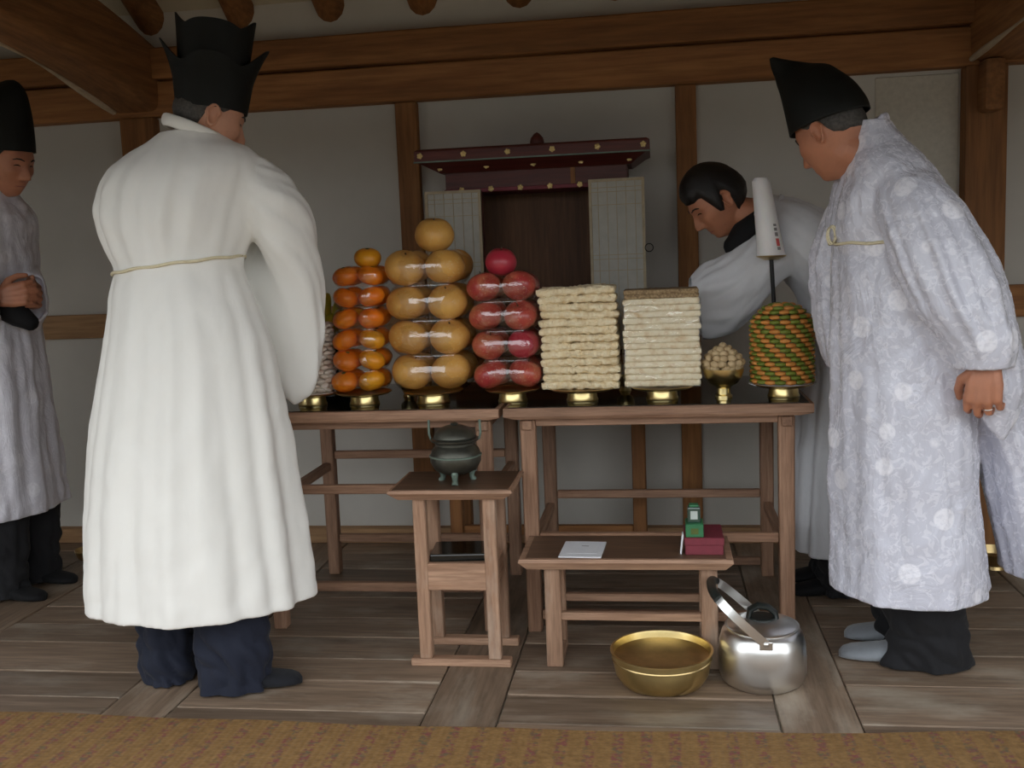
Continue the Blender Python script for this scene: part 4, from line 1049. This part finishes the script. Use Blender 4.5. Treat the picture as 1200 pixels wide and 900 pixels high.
hang_loft(mb, [(-1.36, 2.665, 1.36, .09, .09, 0), (-1.43, 2.71, 1.28, .075, .12, .008), (-1.43, 2.78, 1.14, .07, .18, .012), (-1.35, 2.87, 1.03, .06, .22, .012), (-1.25, 2.93, 1.0, .05, .2, .01)], 34, seed=6)
ra = remeshed(mb, 'robe', 'robe_cream', pa, .0065, 3)
cp = []
for i in range(27):
    a = PI*(.02+1.30*i/26)+PI*.86; cp.append((-1.226+.074*math.cos(a), 2.676+.072*math.sin(a), 1.512-.030*math.cos(a)-.012*math.sin(a)))
MB().tube(cp, [.010]+[.017]*25+[.010], 12, flat=.55).build('collar', 'robe_cream', pa, smooth='all')
cord_ring(pa, (-1.285, 2.645), .1795, .1475, 1.157, .10)
trouser(pa, 'navy', [(-1.385, 2.60, .006, .066, .075), (-1.388, 2.605, .05, .074, .082), (-1.39, 2.61, .12, .077, .085), (-1.39, 2.62, .22, .080, .085), (-1.38, 2.62, .42, .09, .09)], 1)
trouser(pa, 'navy', [(-1.178, 2.550, .006, .088, .072), (-1.175, 2.553, .05, .097, .080), (-1.175, 2.56, .12, .102, .086), (-1.18, 2.575, .22, .102, .090), (-1.19, 2.59, .42, .09, .09)], 2)
sock(pa, 'sock_dark', (-1.235, 2.535, 0), (-.998, 2.595, 0)); sock(pa, 'sock_dark', (-1.40, 2.57, 0), (-1.33, 2.78, 0))
# peaked crown hat: two nested tiers of horsehair with points
ht = thing('peaked_hat', '', '', (0, 0, 0)); bpy.data.objects.remove(ht)
def tier(name, r0, r1, z0, zt, peak, n4, phase, flare, par, power=3.0):
    mb = MB(); n = 96; m = 10; out = []; inn = []
    for k in range(m+1):
        t = k/m; ro, ri = [], []
        for i in range(n):
            th = 2*PI*i/n; pk = abs(math.cos(n4*(th-phase)/2))**power*(.35+.65*math.cos(th-phase)**2)
            H = zt-z0+peak*pk; z = z0+H*t; r = r0+(r1-r0)*t+flare*pk*t*t
            for lst, rr in ((ro, r), (ri, r-.004)):
                lst.append(hcA+RH@V(rr*math.cos(th), rr*1.14*math.sin(th)+.004, z))
        out.append(ro); inn.append(ri)
    rings = inn[::-1]+out
    mb.loft(rings+[inn[-1]], cap=False); o = mb.build(name, 'horsehair', par, smooth=True); return o
RH = frame((.74, .64, -.12))
hat = MB()
ph0 = 1.22
h1 = tier('hat', .083, .095, .018, .115, .0, 4, 0, 0, pa)
tier('hat_outer_tier', .085, .094, .040, .135, .062, 4, ph0, .034, h1, 2.0)
tier('hat_inner_tier', .080, .088, .08, .232, .036, 4, ph0, .006, h1, 1.2)
MB().lathe([(0, 0), (.078, 0), (.078, .004), (0, .004)], (0, 0, 0), 32)
top = MB().loft([[hcA+RH@V(.080*math.cos(2*PI*i/32), .091*math.sin(2*PI*i/32)+.004, z) for i in range(32)] for z in (.105, .112)]); top.build('hat_crown', 'horsehair', h1)

WR[0] = .016
# ---------------------------------------------------------------- man with clasped hands, at the edge of the scene
pb = thing('person', 'person in a pale lilac-grey robe and black hat standing with clasped hands', 'person', (-2.36, 3.35, 0))
hcB = V(-2.218, 3.33, 1.535); RB = frame((.93, -.16, -.30))
JB = dict(pelvis=(-2.36, 3.35, .86), belly=(-2.35, 3.35, 1.04), chest=(-2.35, 3.35, 1.24), neck=(-2.31, 3.35, 1.40), sh_r=(-2.35, 3.20, 1.34), sh_l=(-2.35, 3.50, 1.34), el_r=(-2.40, 3.14, 1.10), el_l=(-2.38, 3.50, 1.10),
          wr_r=(-2.205, 3.19, 1.075), wr_l=(-2.195, 3.33, 1.060), hip_r=(-2.36, 3.26, .82), hip_l=(-2.36, 3.44, .82), kn_r=(-2.34, 3.26, .44), kn_l=(-2.34, 3.45, .44), an_r=(-2.36, 3.26, .07), an_l=(-2.36, 3.45, .07), to_r=(-2.24, 3.245, .02), to_l=(-2.24, 3.437, .02))
bB = make_body(pb, 'skin', hcB, RB, JB, [dict(w=(-2.205, 3.19, 1.075), d=(.86, .40, .12), pn=(-.4, .9, -.1), curl=(.55, .75, .55), right=True, thumb=.2), dict(w=(-2.195, 3.33, 1.060), d=(.90, -.48, .16), pn=(-.45, -.85, .1), curl=(.75, .75, .45), right=False, thumb=.2)])
face_bits(pb, hcB, RB); hair_cap(pb, hcB, RB, 'hair_black', .055, -.05, .005, side=.02)
mb = MB()
down_loft(mb, [(-2.40, 3.35, .30, .205, .26, .024), (-2.39, 3.35, .6, .190, .24, .02), (-2.378, 3.35, .9, .175, .215, .014), (-2.362, 3.35, 1.10, .160, .195, .008), (-2.355, 3.35, 1.25, .165, .205, .010), (-2.348, 3.35, 1.35, .160, .200, .008), (-2.335, 3.35, 1.415, .115, .145, .004), (-2.30, 3.345, 1.465, .070, .078, 0)], 60, 120, seed=12)
hang_loft(mb, [(-2.35, 3.24, 1.34, .08, .08, 0), (-2.37, 3.17, 1.26, .075, .10, .006), (-2.375, 3.13, 1.15, .075, .14, .010), (-2.33, 3.12, 1.08, .07, .15, .012), (-2.245, 3.165, 1.07, .055, .11, .008), (-2.203, 3.192, 1.075, .048, .080, .004)], 40, seed=14, cavity=.06)
hang_loft(mb, [(-2.35, 3.46, 1.34, .08, .08, 0), (-2.36, 3.52, 1.25, .075, .10, .006), (-2.34, 3.51, 1.12, .07, .13, .010), (-2.25, 3.43, 1.07, .06, .12, .01), (-2.185, 3.35, 1.065, .05, .085, .006)], 36, seed=15, cavity=.06)
remeshed(mb, 'robe', 'robe_lilac', pb, .007, 2)
MB().capsule([(-2.24, 3.24, 1.045), (-2.175, 3.25, 1.01), (-2.145, 3.26, .985)], [.04, .042, .03], 14).build('inner_cuff', 'black_shirt', pb, smooth='all')
trouser(pb, 'charcoal', [(-2.35, 3.26, .015, .085, .085), (-2.345, 3.26, .12, .09, .09), (-2.34, 3.26, .3, .10, .10), (-2.34, 3.26, .5, .10, .10)], 3)
trouser(pb, 'charcoal', [(-2.35, 3.45, .015, .085, .085), (-2.345, 3.45, .12, .09, .09), (-2.34, 3.45, .3, .10, .10), (-2.34, 3.45, .5, .10, .10)], 4)
sock(pb, 'black_shirt', (-2.42, 3.265, 0), (-2.175, 3.235, 0)); sock(pb, 'black_shirt', (-2.42, 3.455, 0), (-2.175, 3.43, 0))
cone_hat(pb, hcB, frame((.93, -.16, -.06)), [(.035, -.002, .104, .086), (.07, -.002, .103, .086), (.13, -.002, .100, .082), (.19, .0, .094, .068), (.235, .012, .075, .045), (.262, .025, .046, .020), (.275, .03, .018, .004)])

WR[0] = .011
# ---------------------------------------------------------------- man in the silver brocade robe
pc_ = thing('person', 'person in a shiny silver-white brocade robe and pointed black hat leaning over the kettle', 'person', (.66, 2.78, 0))
hcC = V(.452, 2.80, 1.425); RC = frame((-.66, .62, -.46))
JC = dict(pelvis=(.66, 2.79, .84), belly=(.645, 2.79, 1.02), chest=(.60, 2.79, 1.20), neck=(.545, 2.80, 1.36), sh_r=(.60, 2.95, 1.29), sh_l=(.62, 2.64, 1.30), el_r=(.50, 2.98, 1.07), wr_r=(.45, 3.0, .90), el_l=(.73, 2.565, 1.06), wr_l=(.785, 2.535, .835),
          hip_r=(.66, 2.87, .80), hip_l=(.66, 2.70, .80), kn_r=(.65, 2.90, .42), kn_l=(.66, 2.73, .42), an_r=(.70, 2.96, .07), an_l=(.71, 2.81, .07), to_r=(.575, 2.985, .02), to_l=(.545, 2.835, .02))
JC['sh_r'], JC['sh_l'] = V(.595, 2.69, 1.25), V(.585, 2.92, 1.25); JC['el_r'], JC['el_l'] = V(.71, 2.575, 1.05), V(.53, 2.94, 1.12); JC['wr_r'], JC['wr_l'] = V(.760, 2.535, .852), V(.515, 2.95, 1.02)
make_body(pc_, 'skin', hcC, RC, JC, [dict(w=(.762, 2.532, .848), d=(-.10, -.05, -1), pn=(.45, .85, -.1), curl=(.55, .8, .6), right=False, size=1.02, spread=.03), dict(w=(.515, 2.95, 1.02), d=(0, 0, -1), pn=(.8, -.3, 0), right=True, size=.85)])
RINGC = RINGS[0]; face_bits(pc_, hcC, RC); hair_cap(pc_, hcC, RC, 'hair_grey', .05, -.03, .004)
mb = MB()
down_loft(mb, [(.650, 2.775, .226, .198, .205, .013), (.645, 2.775, .36, .190, .200, .013), (.638, 2.78, .50, .182, .195, .012), (.632, 2.78, .70, .178, .187, .011), (.632, 2.785, .90, .178, .178, .010), (.615, 2.79, 1.08, .162, .165, .008), (.603, 2.79, 1.14, .150, .158, .003), (.600, 2.795, 1.19, .152, .168, .010), (.595, 2.795, 1.27, .135, .178, .010), (.585, 2.795, 1.33, .108, .165, .008), (.568, 2.80, 1.385, .080, .110, .004), (.548, 2.80, 1.425, .064, .076, .002), (.538, 2.80, 1.452, .058, .066, 0)], 84, 140, seed=21, zk=.8)
down_loft(mb, [(.985, 2.80, .262, .092, .13, .010), (.955, 2.80, .40, .092, .135, .010), (.902, 2.80, .60, .086, .135, .010), (.80, 2.80, .82, .10, .13, .01), (.72, 2.80, 1.02, .09, .11, .006), (.66, 2.80, 1.12, .06, .09, 0)], 40, 80, seed=22)
down_loft(mb, [(.598, 2.73, 1.335, .050, .06, 0), (.612, 2.68, 1.295, .078, .085, .004), (.635, 2.63, 1.22, .098, .092, .012), (.678, 2.585, 1.10, .112, .090, .016), (.715, 2.555, .985, .105, .082, .014), (.752, 2.54, .90, .080, .068, .010), (.758, 2.535, .838, .064, .056, .004)], 44, 80, seed=23, up=True, cavity=.06, wall=.012)
down_loft(mb, [(.635, 2.66, 1.22, .085, .06, .006), (.675, 2.635, 1.10, .108, .055, .012), (.735, 2.615, .95, .112, .052, .012), (.788, 2.605, .82, .088, .046, .010), (.812, 2.60, .74, .055, .034, .006), (.820, 2.60, .68, .024, .018, .002), (.822, 2.60, .655, .008, .008, 0)], 36, 64, seed=24, cavity=0)
down_loft(mb, [(.58, 2.92, 1.34, .05, .06, 0), (.560, 2.93, 1.25, .086, .07, .008), (.525, 2.945, 1.12, .092, .066, .016), (.512, 2.95, 1.0, .082, .062, .016), (.512, 2.95, .88, .070, .058, .01), (.518, 2.95, .80, .055, .05, .006)], 32, 72, seed=25, up=True, cavity=.06)
remeshed(mb, 'robe', 'robe_silver', pc_, .0062, 2)
cp = []
for i in range(25):
    a = -.35*PI+1.7*PI*i/24; cp.append((.528+.060*math.cos(a), 2.80+.067*math.sin(a), 1.432+.026*math.cos(a)))
MB().tube(cp, [.008]+[.015]*23+[.008], 12, flat=.5).build('collar', 'robe_silver', pc_, smooth='all')
cord_ring(pc_, (.603, 2.79), .156, .164, 1.142, -.02)
for dx, dz in ((-.162, .05), (-.158, .062)):
    MB().tube([(.603+dx+.010*math.cos(2*PI*i/16), 2.74, 1.150+dz*.3+.022*math.sin(2*PI*i/16)) for i in range(17)], .0025, 6).build('cord_bow', 'cord', pc_, smooth='all')
rc_, rd_, rr_ = RINGC
rx_ = rd_.cross(V(0, 1, 0)).normalized(); ry_ = rd_.cross(rx_)
MB().tube([rc_+(rx_*math.cos(2*PI*i/20)+ry_*math.sin(2*PI*i/20))*rr_ for i in range(21)], .0018, 8).build('finger_ring', 'ring_metal', pc_, smooth='all')
trouser(pc_, 'charcoal', [(.705, 2.80, .006, .112, .085), (.70, 2.79, .10, .104, .088), (.69, 2.76, .25, .098, .09), (.67, 2.73, .45, .095, .09)], 5)
trouser(pc_, 'charcoal', [(.695, 2.96, .010, .095, .080), (.690, 2.95, .10, .095, .08), (.67, 2.92, .25, .095, .085), (.66, 2.89, .45, .09, .085)], 6)
sock(pc_, 'sock_grey', (.755, 2.795, 0), (.478, 2.845, 0), .078, .050); sock(pc_, 'sock_grey', (.74, 2.955, 0), (.518, 2.99, 0), .078, .050)
cone_hat(pc_, hcC, frame((-.80, .42, -.26)), [(.030, -.004, .106, .088), (.06, -.004, .104, .086), (.11, .004, .094, .074), (.15, .018, .080, .052), (.175, .030, .070, .034), (.195, .050, .050, .020), (.215, .068, .034, .011), (.235, .084, .018, .006), (.250, .094, .006, .003)])

# ---------------------------------------------------------------- bare-headed man bending over the table end
pd = thing('person', 'bare-headed person with black hair in a grey robe bending over the table end', 'person', (.54, 3.42, 0))
hcD = V(.190, 3.40, 1.295); RD = frame((-.76, -.16, -.62))
JD = dict(pelvis=(.59, 3.42, .84), belly=(.57, 3.42, .98), chest=(.50, 3.41, 1.12), neck=(.335, 3.405, 1.245), sh_r=(.46, 3.49, 1.13), sh_l=(.45, 3.33, 1.12), el_r=(.31, 3.575, 1.06), wr_r=(.21, 3.55, .98), el_l=(.29, 3.36, 1.03), wr_l=(.21, 3.365, .97),
          hip_r=(.58, 3.50, .80), hip_l=(.58, 3.34, .80), kn_r=(.56, 3.50, .44), kn_l=(.56, 3.34, .44), an_r=(.58, 3.50, .07), an_l=(.58, 3.36, .07), to_r=(.475, 3.50, .02), to_l=(.47, 3.362, .02))
make_body(pd, 'skin', hcD, RD, JD, [dict(w=(.21, 3.55, .98), d=(-.8, -.3, -.4), pn=(.2, -.2, -1), right=True), dict(w=(.21, 3.36, .97), d=(-.8, .2, -.25), pn=(.2, .2, -1), right=False, size=.9)], tr=.72)
face_bits(pd, hcD, RD); hair_cap(pd, hcD, RD, 'hair_black', .048, -.075, .016, side=.045)
def path_loft(mb, keys, n_r, n, seed, wall=.014, cavity=.2):
    rows = spline(keys, n_r); rings = []
    for k, r in enumerate(rows):
        a, b = rows[max(0, k-1)], rows[min(len(rows)-1, k+1)]; t = (V(b[:3])-V(a[:3])).normalized(); B = V(0, 1, 0); B = (B-t*B.dot(t)).normalized(); A = B.cross(t)
        rings.append(ring_pts(V(r[:3]), A, B, r[3], r[4], n, max(0, r[5]), seed, k*.03, 2.4, 1.0))
    c0 = V(rows[0][:3]); ks = [k for k in range(len(rows)) if (V(rows[k][:3])-c0).length <= cavity]; inner = []
    for k in ks[::-1]:
        cc = sum(rings[k], V(0, 0, 0))/n; inner.append([p+(cc-p).normalized()*wall for p in rings[k]])
    mb.loft(inner+rings)
mb = MB()
path_loft(mb, [(.560, 3.42, .15, .155, .19, .022), (.575, 3.42, .45, .150, .175, .018), (.595, 3.42, .75, .142, .162, .012), (.595, 3.42, .92, .135, .160, .006), (.565, 3.415, 1.03, .125, .165, .010), (.495, 3.41, 1.12, .118, .178, .010), (.415, 3.405, 1.195, .100, .150, .006), (.355, 3.405, 1.24, .072, .085, .002), (.315, 3.405, 1.265, .062, .066, 0)], 64, 110, 31)
hang_loft(mb, [(.47, 3.335, 1.13, .08, .085, 0), (.395, 3.345, 1.14, .075, .095, .006), (.315, 3.355, 1.07, .070, .120, .012), (.230, 3.36, 1.0, .062, .130, .014), (.150, 3.365, .975, .056, .115, .012), (.10, 3.36, .965, .05, .09, .008)], 40, 72, 33, cavity=.06)
hang_loft(mb, [(.45, 3.51, 1.15, .08, .08, 0), (.37, 3.57, 1.12, .07, .10, .006), (.27, 3.58, 1.02, .07, .13, .012), (.17, 3.52, .95, .055, .11, .01)], 30, 72, 34, cavity=.06)
remeshed(mb, 'robe', 'robe_grey', pd, .007, 2)
cp = []
for i in range(25):
    a = -.45*PI+1.9*PI*i/24; u_, w_ = math.cos(a), math.sin(a); cp.append(V(.318, 3.405, 1.262)+V(.45, 0, .78)*.068*u_+V(0, 1, 0)*.070*w_+V(.05, 0, -.02))
MB().tube(cp, [.008]+[.015]*23+[.008], 12, flat=.5).build('collar', 'robe_grey', pd, smooth='all')
MB().capsule([(.335, 3.39, 1.215), (.275, 3.385, 1.175), (.245, 3.38, 1.15)], [.062, .052, .035], 16).build('black_shirt', 'black_shirt', pd, smooth='all')
trouser(pd, 'charcoal', [(.575, 3.36, .012, .07, .075), (.57, 3.355, .1, .075, .08), (.57, 3.34, .35, .085, .085)], 7)
trouser(pd, 'charcoal', [(.575, 3.50, .012, .07, .075), (.57, 3.50, .1, .075, .08), (.57, 3.50, .35, .085, .085)], 8)
sock(pd, 'black_shirt', (.62, 3.365, 0), (.415, 3.36, 0), .085, .046); sock(pd, 'black_shirt', (.62, 3.505, 0), (.42, 3.50, 0), .085, .046)
